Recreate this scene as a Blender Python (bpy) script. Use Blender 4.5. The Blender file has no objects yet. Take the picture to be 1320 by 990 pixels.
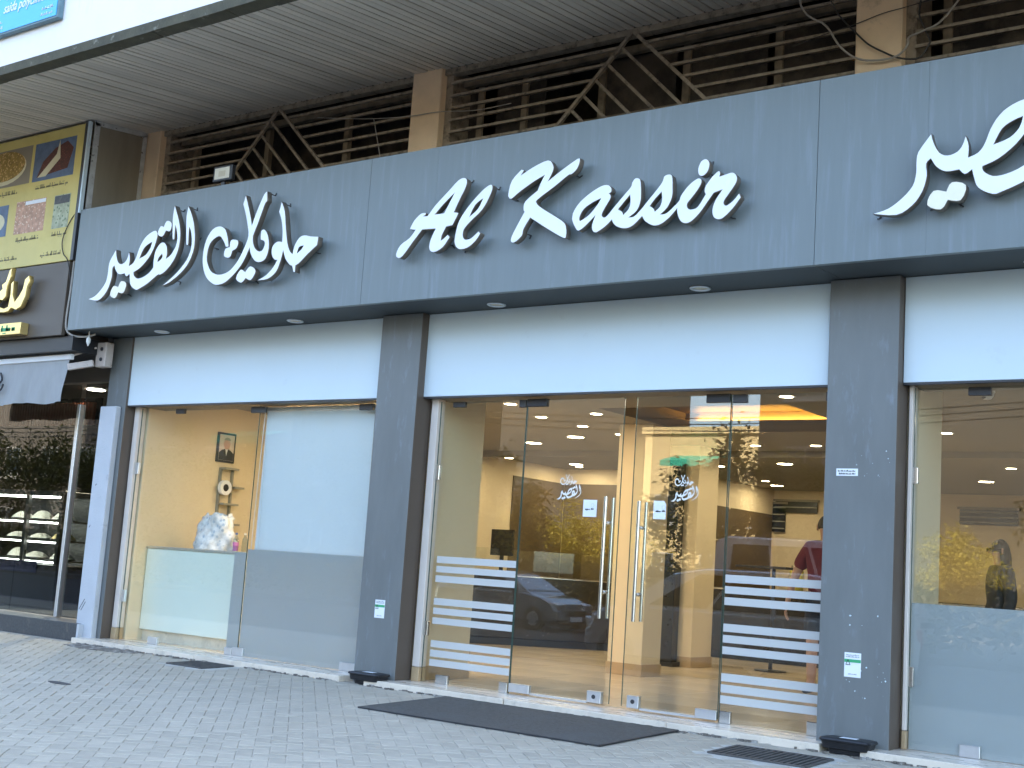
import bpy, bmesh, math, random
from mathutils import Matrix, Vector

# ------------------------------------------------------------------ camera, sky, sun, exposure
sc = bpy.context.scene
COL = sc.collection
R_CAM = ((0.810080, 0.582472, 0.067058), (-0.028499, 0.153353, -0.987760), (-0.585626, 0.798254, 0.140828))
cd = bpy.data.cameras.new('camera')
cam = bpy.data.objects.new('camera', cd)
COL.objects.link(cam)
cd.sensor_width = 36.0
cd.lens = 1657.33 / 1320.0 * 36.0
cd.clip_start, cd.clip_end = 0.05, 2000.0
_r, _u, _b = Vector(R_CAM[0]), -Vector(R_CAM[1]), -Vector(R_CAM[2])
cam.matrix_world = Matrix(((_r.x, _u.x, _b.x, 0.0), (_r.y, _u.y, _b.y, -9.3897), (_r.z, _u.z, _b.z, 1.0946), (0, 0, 0, 1)))
sc.camera = cam

SUN_EL, SUN_AZ = math.radians(46.0), math.radians(-16.0)      # azimuth from +Y (behind the shops) towards +X
world = bpy.data.worlds.new('World')
sc.world = world
world.use_nodes = True
wn = world.node_tree.nodes
sky = wn.new('ShaderNodeTexSky')
sky.sky_type = 'NISHITA'
sky.sun_disc = False
sky.sun_elevation = SUN_EL
sky.sun_rotation = SUN_AZ
sky.altitude = 20.0
sky.air_density = 1.0
sky.dust_density = 2.0
sky.ozone_density = 0.25
world.node_tree.links.new(sky.outputs[0], wn['Background'].inputs[0])
wn['Background'].inputs[1].default_value = 0.15
sd = bpy.data.lights.new('sun', 'SUN')
sd.energy = 5.0
sd.angle = math.radians(0.53)
sd.color = (1.0, 0.90, 0.74)
sun = bpy.data.objects.new('sun', sd)
COL.objects.link(sun)
_sdir = Vector((math.sin(SUN_AZ) * math.cos(SUN_EL), math.cos(SUN_AZ) * math.cos(SUN_EL), math.sin(SUN_EL)))
sun.rotation_euler = _sdir.to_track_quat('Z', 'Y').to_euler()
sun.location = (0, 30, 40)
sc.view_settings.view_transform = 'Standard'
sc.view_settings.look = 'None'
sc.view_settings.gamma = 1.0
sc.view_settings.use_curve_mapping = False
sc.view_settings.exposure = 2.95
sc.cycles.use_denoising = True
sc.cycles.max_bounces = 9
sc.cycles.diffuse_bounces = 4
sc.cycles.glossy_bounces = 4
sc.cycles.transmission_bounces = 6
sc.cycles.transparent_max_bounces = 24
sc.cycles.sample_clamp_indirect = 6.0
sc.cycles.caustics_reflective = False
sc.cycles.caustics_refractive = False
rng = random.Random(7)

# ------------------------------------------------------------------ materials
def nodes(m):
    m.use_nodes = True
    return m.node_tree.nodes, m.node_tree.links, m.node_tree.nodes['Principled BSDF']

def mat(name, col, rough=0.6, metal=0.0, var=0.12, scale=6.0, stretch=(1, 1, 1), bump=0.0, bscale=None, spec=0.5,
        dirt=None, dirt_scale=2.0, dirt_lo=0.5, dirt_hi=0.7, rnd=0.0, coat=0.0, detail=6.0):
    """Procedural paint / stone / cloth: noise-varied colour, optional dirt of its own shape, roughness variation, fine relief."""
    m = bpy.data.materials.new(name)
    n, l, p = nodes(m)
    p.inputs['Roughness'].default_value = rough
    p.inputs['Metallic'].default_value = metal
    p.inputs['Specular IOR Level'].default_value = spec
    p.inputs['Coat Weight'].default_value = coat
    tc = n.new('ShaderNodeTexCoord')
    mp = n.new('ShaderNodeMapping')
    mp.inputs['Scale'].default_value = stretch
    l.new(tc.outputs['Object'], mp.inputs['Vector'])
    nz = n.new('ShaderNodeTexNoise')
    nz.inputs['Scale'].default_value = scale
    nz.inputs['Detail'].default_value = detail
    nz.inputs['Roughness'].default_value = 0.6
    l.new(mp.outputs[0], nz.inputs['Vector'])
    rp = n.new('ShaderNodeValToRGB')
    rp.color_ramp.elements[0].position, rp.color_ramp.elements[1].position = 0.28, 0.74
    lo = [max(0.0, c * (1 - var)) for c in col]
    hi = [min(1.0, c * (1 + var)) for c in col]
    rp.color_ramp.elements[0].color = (*lo, 1)
    rp.color_ramp.elements[1].color = (*hi, 1)
    l.new(nz.outputs['Fac'], rp.inputs[0])
    out = rp.outputs[0]
    if rnd:
        oi = n.new('ShaderNodeObjectInfo')
        mr = n.new('ShaderNodeMapRange')
        mr.inputs[3].default_value, mr.inputs[4].default_value = 1 - rnd, 1 + rnd
        l.new(oi.outputs['Random'], mr.inputs[0])
        mx = n.new('ShaderNodeMix')
        mx.data_type = 'RGBA'
        mx.blend_type = 'MULTIPLY'
        mx.inputs[0].default_value = 1.0
        l.new(out, mx.inputs[6])
        l.new(mr.outputs[0], mx.inputs[7])
        out = mx.outputs[2]
    if dirt is not None:
        nd = n.new('ShaderNodeTexNoise')
        nd.inputs['Scale'].default_value = dirt_scale
        nd.inputs['Detail'].default_value = 8.0
        nd.inputs['Roughness'].default_value = 0.68
        l.new(mp.outputs[0], nd.inputs['Vector'])
        r2 = n.new('ShaderNodeMapRange')
        r2.inputs[1].default_value, r2.inputs[2].default_value = dirt_lo, dirt_hi
        l.new(nd.outputs['Fac'], r2.inputs[0])
        mx = n.new('ShaderNodeMix')
        mx.data_type = 'RGBA'
        l.new(r2.outputs[0], mx.inputs[0])
        l.new(out, mx.inputs[6])
        mx.inputs[7].default_value = (*dirt, 1)
        out = mx.outputs[2]
    l.new(out, p.inputs['Base Color'])
    mr = n.new('ShaderNodeMapRange')
    mr.inputs[3].default_value, mr.inputs[4].default_value = max(0.02, rough - 0.08), min(1.0, rough + 0.08)
    l.new(nz.outputs['Fac'], mr.inputs[0])
    l.new(mr.outputs[0], p.inputs['Roughness'])
    if bump:
        nb = n.new('ShaderNodeTexNoise')
        nb.inputs['Scale'].default_value = bscale or scale * 8
        nb.inputs['Detail'].default_value = 5.0
        l.new(tc.outputs['Object'], nb.inputs['Vector'])
        b = n.new('ShaderNodeBump')
        b.inputs['Strength'].default_value = bump
        b.inputs['Distance'].default_value = 0.01
        l.new(nb.outputs['Fac'], b.inputs['Height'])
        l.new(b.outputs[0], p.inputs['Normal'])
    return m

def emit(name, col, strength):
    m = bpy.data.materials.new(name)
    n, l, p = nodes(m)
    p.inputs['Base Color'].default_value = (0.8, 0.8, 0.8, 1)
    p.inputs['Emission Color'].default_value = (*col, 1)
    p.inputs['Emission Strength'].default_value = strength
    return m

def fresnel(n, l, ior):
    """Fresnel factor of a thin sheet: the same on its front and its back face"""
    g = n.new('ShaderNodeNewGeometry')
    mr = n.new('ShaderNodeMapRange')
    mr.inputs[3].default_value, mr.inputs[4].default_value = ior, 1.0 / ior
    l.new(g.outputs['Backfacing'], mr.inputs[0])
    fr = n.new('ShaderNodeFresnel')
    l.new(mr.outputs[0], fr.inputs[0])
    return fr

def glass_mat(name, tint=(0.93, 0.97, 0.95), ior=1.52, haze=0.0):
    """Thin architectural pane: straight-through transmission plus a Fresnel mirror."""
    m = bpy.data.materials.new(name)
    n, l, p = nodes(m)
    n.remove(p)
    tr = n.new('ShaderNodeBsdfTransparent')
    tr.inputs[0].default_value = (*tint, 1)
    gl = n.new('ShaderNodeBsdfGlossy')
    gl.inputs['Roughness'].default_value = 0.0
    gl.inputs[0].default_value = (0.95, 0.97, 1.0, 1)
    fr = fresnel(n, l, ior)
    mx = n.new('ShaderNodeMixShader')
    l.new(fr.outputs[0], mx.inputs[0])
    l.new(tr.outputs[0], mx.inputs[1])
    l.new(gl.outputs[0], mx.inputs[2])
    last = mx
    if haze:
        tc = n.new('ShaderNodeTexCoord')
        nz = n.new('ShaderNodeTexNoise')
        nz.inputs['Scale'].default_value = 1.6
        nz.inputs['Detail'].default_value = 7.0
        nz.inputs['Roughness'].default_value = 0.7
        l.new(tc.outputs['Object'], nz.inputs['Vector'])
        mr = n.new('ShaderNodeMapRange')
        mr.inputs[1].default_value, mr.inputs[2].default_value = 0.45, 0.8
        mr.inputs[3].default_value, mr.inputs[4].default_value = 0.0, haze
        l.new(nz.outputs['Fac'], mr.inputs[0])
        df = n.new('ShaderNodeBsdfDiffuse')
        df.inputs[0].default_value = (0.6, 0.6, 0.58, 1)
        m2 = n.new('ShaderNodeMixShader')
        l.new(mr.outputs[0], m2.inputs[0])
        l.new(mx.outputs[0], m2.inputs[1])
        l.new(df.outputs[0], m2.inputs[2])
        last = m2
    l.new(last.outputs[0], n['Material Output'].inputs[0])
    return m

def film_mat(name, col, clear, trans=0.4):
    """Frosted self-adhesive film: scatters most of the light, lets a little straight through."""
    m = bpy.data.materials.new(name)
    n, l, p = nodes(m)
    n.remove(p)
    df = n.new('ShaderNodeBsdfDiffuse')
    tl = n.new('ShaderNodeBsdfTranslucent')
    tr = n.new('ShaderNodeBsdfTransparent')
    gl = n.new('ShaderNodeBsdfGlossy')
    gl.inputs['Roughness'].default_value = 0.28
    df.inputs[0].default_value = (*col, 1)
    tl.inputs[0].default_value = (*col, 1)
    a = n.new('ShaderNodeMixShader')
    a.inputs[0].default_value = trans
    l.new(df.outputs[0], a.inputs[1])
    l.new(tl.outputs[0], a.inputs[2])
    fr = fresnel(n, l, 1.45)
    g = n.new('ShaderNodeMixShader')
    l.new(fr.outputs[0], g.inputs[0])
    l.new(a.outputs[0], g.inputs[1])
    l.new(gl.outputs[0], g.inputs[2])
    b = n.new('ShaderNodeMixShader')
    b.inputs[0].default_value = clear
    l.new(g.outputs[0], b.inputs[1])
    l.new(tr.outputs[0], b.inputs[2])
    l.new(b.outputs[0], n['Material Output'].inputs[0])
    return m

def leaf_mat(name, c0, c1):
    m = bpy.data.materials.new(name)
    n, l, p = nodes(m)
    tc = n.new('ShaderNodeTexCoord')
    nz = n.new('ShaderNodeTexNoise')
    nz.inputs['Scale'].default_value = 1.7
    l.new(tc.outputs['Object'], nz.inputs['Vector'])
    mx = n.new('ShaderNodeMix')
    mx.data_type = 'RGBA'
    mx.inputs[6].default_value = (*c0, 1)
    mx.inputs[7].default_value = (*c1, 1)
    l.new(nz.outputs['Fac'], mx.inputs[0])
    l.new(mx.outputs[2], p.inputs['Base Color'])
    p.inputs['Roughness'].default_value = 0.5
    tl = n.new('ShaderNodeBsdfTranslucent')
    l.new(mx.outputs[2], tl.inputs[0])
    ms = n.new('ShaderNodeMixShader')
    ms.inputs[0].default_value = 0.4
    l.new(p.outputs[0], ms.inputs[1])
    l.new(tl.outputs[0], ms.inputs[2])
    l.new(ms.outputs[0], n['Material Output'].inputs[0])
    return m

def spots_mat(name, base, spot, scale=40.0, thr=0.35, rough=0.6):
    """Printed food picture: irregular spots of a second colour over a varied ground."""
    m = mat(name, base, rough, var=0.35, scale=14.0)
    n, l, p = m.node_tree.nodes, m.node_tree.links, m.node_tree.nodes['Principled BSDF']
    src = p.inputs['Base Color'].links[0].from_socket
    tc = n.new('ShaderNodeTexCoord')
    v = n.new('ShaderNodeTexVoronoi')
    v.inputs['Scale'].default_value = scale
    l.new(tc.outputs['Object'], v.inputs['Vector'])
    mr = n.new('ShaderNodeMapRange')
    mr.inputs[1].default_value, mr.inputs[2].default_value = thr, thr - 0.12
    l.new(v.outputs['Distance'], mr.inputs[0])
    mx = n.new('ShaderNodeMix')
    mx.data_type = 'RGBA'
    l.new(mr.outputs[0], mx.inputs[0])
    l.new(src, mx.inputs[6])
    mx.inputs[7].default_value = (*spot, 1)
    l.new(mx.outputs[2], p.inputs['Base Color'])
    return m

GREY = (0.176, 0.207, 0.210)
MT = {
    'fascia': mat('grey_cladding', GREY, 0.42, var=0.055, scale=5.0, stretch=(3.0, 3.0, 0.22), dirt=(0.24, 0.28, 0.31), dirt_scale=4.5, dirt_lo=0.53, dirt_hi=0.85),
    'pillar': mat('grey_pillar_cladding', (0.162, 0.172, 0.168), 0.40, var=0.09, scale=3.0, stretch=(2.0, 2.0, 0.5), dirt=(0.25, 0.29, 0.33), dirt_scale=7.0, dirt_lo=0.58, dirt_hi=0.9),
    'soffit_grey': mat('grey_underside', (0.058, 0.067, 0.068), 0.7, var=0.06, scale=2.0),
    'white_panel': mat('white_panel', (0.62, 0.72, 0.76), 0.38, var=0.02, scale=1.2, dirt=(0.54, 0.61, 0.64), dirt_scale=5.0, dirt_lo=0.62, dirt_hi=0.9),
    'acrylic': mat('white_acrylic', (0.88, 0.89, 0.90), 0.25, var=0.015, scale=3.0),
    'acrylic_aged': mat('yellowed_acrylic', (0.88, 0.83, 0.66), 0.3, var=0.03, scale=9.0),
    'return': mat('steel_return', (0.26, 0.215, 0.175), 0.32, metal=0.6, var=0.2, scale=8.0),
    'steel': mat('brushed_steel', (0.66, 0.66, 0.65), 0.22, metal=1.0, var=0.02, scale=2.0),
    'alu': mat('satin_aluminium', (0.72, 0.73, 0.74), 0.35, metal=0.9, var=0.05, scale=20.0),
    'dark_metal': mat('dark_metal', (0.035, 0.035, 0.038), 0.4, var=0.2, scale=20.0),
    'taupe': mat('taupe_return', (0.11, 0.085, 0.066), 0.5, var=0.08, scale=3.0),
    'far_slab': mat('dark_paving', (0.11, 0.105, 0.10), 0.9, var=0.2, scale=2.0),
    'black': mat('black_plastic', (0.012, 0.012, 0.014), 0.42, var=0.2, scale=20.0),
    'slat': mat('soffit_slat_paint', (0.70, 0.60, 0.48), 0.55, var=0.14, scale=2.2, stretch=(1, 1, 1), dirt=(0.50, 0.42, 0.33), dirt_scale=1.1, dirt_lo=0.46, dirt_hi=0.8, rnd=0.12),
    'slab': mat('white_render', (0.90, 0.845, 0.79), 0.8, var=0.03, scale=2.0, stretch=(1, 1, .4), bump=0.25, bscale=40, dirt=(0.70, 0.61, 0.55), dirt_scale=3.0, dirt_lo=0.6, dirt_hi=0.9),
    'drip': mat('mouldy_concrete', (0.085, 0.075, 0.045), 0.85, var=0.3, scale=7.0, bump=0.5, dirt=(0.22, 0.20, 0.15), dirt_scale=9.0, dirt_lo=0.6, dirt_hi=0.7),
    'column': mat('beige_concrete', (0.80, 0.60, 0.39), 0.75, var=0.10, scale=3.0, bump=0.3, bscale=60, dirt=(0.36, 0.25, 0.14), dirt_scale=2.6, dirt_lo=0.60, dirt_hi=0.78),
    'grille': mat('grille_paint', (0.30, 0.245, 0.18), 0.6, var=0.25, scale=9.0, dirt=(0.07, 0.05, 0.035), dirt_scale=12.0, dirt_lo=0.5, dirt_hi=0.7),
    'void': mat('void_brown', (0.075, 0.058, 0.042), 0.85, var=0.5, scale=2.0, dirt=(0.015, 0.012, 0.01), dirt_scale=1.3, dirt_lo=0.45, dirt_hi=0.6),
    'void_pale': mat('dusty_brown', (0.24, 0.19, 0.13), 0.85, var=0.4, scale=7.0),
    'plaster': mat('white_plaster', (0.50, 0.52, 0.54), 0.8, var=0.05, scale=4.0, bump=0.3, bscale=50, dirt=(0.34, 0.35, 0.37), dirt_scale=5.0, dirt_lo=0.62, dirt_hi=0.72),
    'jamb': mat('cream_jamb', (0.72, 0.64, 0.56), 0.6, var=0.05, scale=4.0),
    'marble': mat('cream_marble', (0.76, 0.66, 0.53), 0.28, var=0.10, scale=3.0, stretch=(1, 3, 1), dirt=(0.45, 0.41, 0.35), dirt_scale=8.0, dirt_lo=0.56, dirt_hi=0.8),
    'dirt': mat('crumbled_mortar', (0.17, 0.15, 0.125), 0.95, var=0.4, scale=20.0, bump=0.8, dirt=(0.42, 0.40, 0.36), dirt_scale=14.0, dirt_lo=0.5, dirt_hi=0.6),
    'cement': mat('cement_screed', (0.58, 0.55, 0.48), 0.9, var=0.15, scale=8.0, bump=0.5, dirt=(0.27, 0.26, 0.25), dirt_scale=4.0, dirt_lo=0.5, dirt_hi=0.75),
    'paver': mat('concrete_paver', (0.475, 0.424, 0.334), 0.85, var=0.13, scale=3.0, bump=0.35, bscale=120, rnd=0.10, dirt=(0.44, 0.39, 0.30), dirt_scale=0.9, dirt_lo=0.5, dirt_hi=0.75),
    'joint': mat('sand_joint', (0.47, 0.42, 0.34), 0.95, var=0.2, scale=10.0, bump=0.6),
    'asphalt': mat('asphalt', (0.055, 0.055, 0.056), 0.9, var=0.2, scale=3.0, bump=0.5, bscale=90),
    'kerb': mat('kerb_stone', (0.36, 0.35, 0.33), 0.85, var=0.12, scale=5.0, bump=0.3),
    'earth': mat('dry_ground', (0.20, 0.17, 0.13), 0.95, var=0.3, scale=0.6),
    'mat': mat('grey_loop_mat', (0.112, 0.108, 0.097), 0.95, var=0.28, scale=34.0, bump=1.0, bscale=220, dirt=(0.12, 0.125, 0.125), dirt_scale=3.0, dirt_lo=0.5, dirt_hi=0.8),
    'mat_edge': mat('rubber_edge', (0.03, 0.03, 0.032), 0.7, var=0.1),
    'grate': mat('cast_iron', (0.10, 0.095, 0.09), 0.7, metal=0.3, var=0.3, scale=20.0, bump=0.3),
    'granite': mat('dark_granite', (0.05, 0.055, 0.06), 0.45, var=0.4, scale=40.0, dirt=(0.12, 0.11, 0.10), dirt_scale=8.0, dirt_lo=0.55, dirt_hi=0.75),
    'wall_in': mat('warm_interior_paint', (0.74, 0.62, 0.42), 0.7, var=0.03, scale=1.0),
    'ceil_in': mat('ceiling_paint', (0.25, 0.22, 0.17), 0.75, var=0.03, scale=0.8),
    'tile_in': mat('cream_floor_tile', (0.60, 0.50, 0.36), 0.2, var=0.03, scale=1.0, rnd=0.025),
    'skirting': mat('tan_marble_skirting', (0.46, 0.33, 0.19), 0.3, var=0.12, scale=5.0),
    'brown_wall': mat('brown_wall_finish', (0.10, 0.066, 0.027), 0.55, var=0.12, scale=1.5),
    'black_stone': mat('black_polished_stone', (0.012, 0.012, 0.013), 0.12, var=0.5, scale=9.0),
    'counter_dark': mat('dark_counter_front', (0.028, 0.025, 0.024), 0.25, var=0.2, scale=6.0),
    'wood': mat('walnut', (0.15, 0.065, 0.028), 0.45, var=0.3, scale=6.0, stretch=(6, 6, 0.6)),
    'red_wood': mat('red_brown_slat', (0.34, 0.10, 0.045), 0.45, var=0.2, scale=6.0, stretch=(6, 6, 0.6)),
    'mint': mat('mint_painted_glass', (0.94, 0.97, 0.85), 0.12, var=0.02, scale=1.0, coat=0.5),
    'blind': mat('white_blind_cloth', (0.82, 0.84, 0.86), 0.7, var=0.015, scale=1.5),
    'cord': mat('grey_cable', (0.34, 0.31, 0.27), 0.6, var=0.15, scale=14.0),
    'cord_dark': mat('black_cable', (0.03, 0.026, 0.022), 0.6, var=0.2, scale=14.0),
    'cord_white': mat('white_cord', (0.75, 0.76, 0.75), 0.5, var=0.05, scale=14.0),
    'paper': mat('white_paper', (0.84, 0.86, 0.88), 0.6, var=0.01, scale=5.0),
    'ink': mat('dark_ink', (0.03, 0.03, 0.035), 0.6, var=0.1),
    'grey_ink': mat('grey_ink', (0.38, 0.40, 0.42), 0.6, var=0.1),
    'green_ink': mat('green_ink', (0.05, 0.38, 0.16), 0.6, var=0.05),
    'white_vinyl': mat('white_vinyl', (0.80, 0.80, 0.76), 0.5, var=0.02),
    'yellow_sign': mat('yellow_vinyl', (0.64, 0.52, 0.17), 0.5, var=0.07, scale=2.0, dirt=(0.54, 0.43, 0.11), dirt_scale=1.5, dirt_lo=0.5, dirt_hi=0.8),
    'yellow_ink': mat('olive_ink', (0.20, 0.17, 0.09), 0.6, var=0.1),
    'brown_fascia': mat('brown_cladding', (0.10, 0.08, 0.062), 0.5, var=0.06, scale=3.0),
    'gold': mat('gold_lettering', (0.83, 0.62, 0.25), 0.3, metal=0.75, var=0.08, scale=12.0),
    'awning': mat('grey_awning_cloth', (0.34, 0.345, 0.34), 0.85, var=0.06, scale=5.0, stretch=(3, 3, 1), bump=0.4, bscale=6.0),
    'white_cloth': mat('white_cloth', (0.80, 0.81, 0.82), 0.8, var=0.02),
    'beige_paint': mat('beige_metal_paint', (0.52, 0.45, 0.40), 0.5, var=0.10, scale=12.0, dirt=(0.25, 0.17, 0.12), dirt_scale=16.0, dirt_lo=0.58, dirt_hi=0.7),
    'cyan_sign': mat('cyan_sign_face', (0.06, 0.46, 0.82), 0.4, var=0.02, scale=1.0),
    'sign_frame': mat('teal_grey_frame', (0.12, 0.20, 0.23), 0.5, var=0.2, scale=12.0),
    'panel_frame': mat('spotted_grey_frame', (0.5, 0.5, 0.49), 0.6, var=0.2, scale=12.0, dirt=(0.10, 0.10, 0.09), dirt_scale=18.0, dirt_lo=0.6, dirt_hi=0.66),
    'panel_board': mat('brown_grey_board', (0.27, 0.23, 0.17), 0.7, var=0.12, scale=3.0, stretch=(1, 3, .4)),
    'skin': mat('skin', (0.52, 0.31, 0.22), 0.55, var=0.05, scale=12.0),
    'hair': mat('dark_hair', (0.015, 0.012, 0.010), 0.5, var=0.3, scale=40.0),
    'maroon': mat('maroon_cotton', (0.15, 0.022, 0.028), 0.85, var=0.12, scale=9.0),
    'navy': mat('dark_navy_cloth', (0.03, 0.033, 0.045), 0.85, var=0.15, scale=9.0),
    'suit': mat('dark_print', (0.02, 0.02, 0.025), 0.4, var=0.1),
    'print_bg': mat('pale_print', (0.60, 0.52, 0.44), 0.4, var=0.05),
    'print_skin': mat('print_flesh', (0.56, 0.36, 0.30), 0.4, var=0.06, scale=30.0),
    'shelf': mat('grey_shelf_metal', (0.30, 0.29, 0.24), 0.5, var=0.1),
    'bag': spots_mat('printed_plastic_bag', (0.74, 0.75, 0.76), (0.42, 0.50, 0.58), 16.0, 0.34, 0.3),
    'pet': glass_mat('clear_bottle', (0.80, 0.86, 0.90), 1.35),
    'pink': mat('pink_label', (0.62, 0.20, 0.50), 0.5, var=0.05),
    'blue_cap': mat('blue_cap', (0.05, 0.12, 0.35), 0.4, var=0.05),
    'ivory': mat('ivory_plastic', (0.72, 0.66, 0.52), 0.4, var=0.04),
    'glass': glass_mat('shop_glass', (0.955, 0.975, 0.96), 1.57, 0.012),
    'glass_dark': glass_mat('tinted_glass', (0.66, 0.68, 0.66), 1.5, 0.0),
    'glass_edge': mat('glass_edge_green', (0.05, 0.10, 0.085), 0.2, var=0.1),
    'film': film_mat('frosted_bar_film', (0.72, 0.735, 0.72), 0.15, 0.22),
    'film_grey': film_mat('frosted_pane_film', (0.60, 0.63, 0.655), 0.08, 0.35),
    'lamp_warm': emit('downlight_lens', (1.0, 0.80, 0.50), 9.0),
    'lamp_cool': emit('cool_lamp_lens', (1.0, 0.96, 0.88), 6.0),
    'cove': emit('cove_strip', (1.0, 0.48, 0.08), 8.0),
    'tube': emit('case_light_tube', (0.95, 1.0, 0.94), 7.0),
    'lens_off': mat('unlit_lens', (0.60, 0.52, 0.36), 0.35, var=0.05),
    'silver_car': mat('silver_car_paint', (0.42, 0.43, 0.45), 0.25, metal=0.6, var=0.04, scale=2.0, coat=1.0),
    'white_car': mat('white_car_paint', (0.80, 0.80, 0.81), 0.25, var=0.03, scale=2.0, coat=1.0),
    'van_paint': mat('van_paint', (0.76, 0.70, 0.68), 0.35, var=0.03, scale=2.0, coat=0.6),
    'car_glass': mat('car_glass', (0.012, 0.014, 0.016), 0.06, var=0.2),
    'tyre': mat('tyre_rubber', (0.02, 0.02, 0.021), 0.8, var=0.15),
    'tail': mat('red_lamp', (0.40, 0.02, 0.02), 0.25, var=0.05),
    'bark': mat('bark', (0.10, 0.07, 0.045), 0.9, var=0.3, scale=9.0, bump=0.6),
    'leaf': leaf_mat('leaf', (0.06, 0.085, 0.014), (0.21, 0.175, 0.018)),
    'leaf_sunlit': leaf_mat('sunlit_yellow_leaf', (0.26, 0.23, 0.025), (0.58, 0.44, 0.045)),  # brighter, yellower copy of leaf; sunlight on the far trees painted into its colour
    'ochre_wall': mat('ochre_render', (0.62, 0.47, 0.24), 0.85, var=0.06, scale=0.8),
    'stone_wall': mat('stone_render', (0.125, 0.108, 0.09), 0.85, var=0.08, scale=0.8),
    'grey_wall': mat('grey_render', (0.075, 0.068, 0.058), 0.85, var=0.08, scale=0.8),
    'far_pane': mat('far_window_pane', (0.03, 0.04, 0.05), 0.1, var=0.1),
    'teal_cloth': mat('teal_awning_cloth', (0.02, 0.33, 0.22), 0.8, var=0.08),
    'food1': spots_mat('nut_tart_print', (0.30, 0.19, 0.04), (0.62, 0.40, 0.16), 30.0, 0.42),
    'food2': spots_mat('dark_cake_print', (0.10, 0.03, 0.022), (0.30, 0.10, 0.05), 34.0, 0.25),
    'food3': spots_mat('almond_tray_print', (0.55, 0.32, 0.22), (0.78, 0.62, 0.46), 24.0, 0.30),
    'food4': spots_mat('greens_print', (0.42, 0.44, 0.30), (0.16, 0.22, 0.13), 20.0, 0.34),
    'food_blue': mat('blue_print', (0.10, 0.15, 0.24), 0.5, var=0.3, scale=8.0),
    'crust': mat('cream_crust_print', (0.66, 0.60, 0.40), 0.5, var=0.1),
    'cream_food': mat('cream_pastry', (0.70, 0.66, 0.55), 0.6, var=0.1),
    'amber_food': mat('amber_pastry', (0.55, 0.42, 0.16), 0.5, var=0.2, scale=9.0),
    'navy_panel': mat('navy_panel', (0.015, 0.02, 0.10), 0.4, var=0.05),
    'pot_yellow': mat('yellow_stems', (0.50, 0.42, 0.05), 0.5, var=0.2, scale=9.0),
}

# ------------------------------------------------------------------ object helpers
OFF = {}                       # world position of every object that can be a parent (meshes are built in world coordinates)

def _link(o, parent=None, at=None):
    COL.objects.link(o)
    p = Vector(at) if at is not None else Vector((0, 0, 0))
    OFF[o.name] = p
    if parent is not None:
        o.parent = parent
        o.location = p - OFF[parent.name]
    else:
        o.location = p
    return o

def tag(o, label=None, cat=None, group=None, kind=None):
    if label: o['label'] = label
    if cat: o['category'] = cat
    if group: o['group'] = group
    if kind: o['kind'] = kind
    return o

def thing(name, label, cat, at=(0, 0, 0), group=None, kind=None):
    e = bpy.data.objects.new(name, None)
    e.empty_display_size = 0.2
    return tag(_link(e, None, at), label, cat, group, kind)

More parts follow.
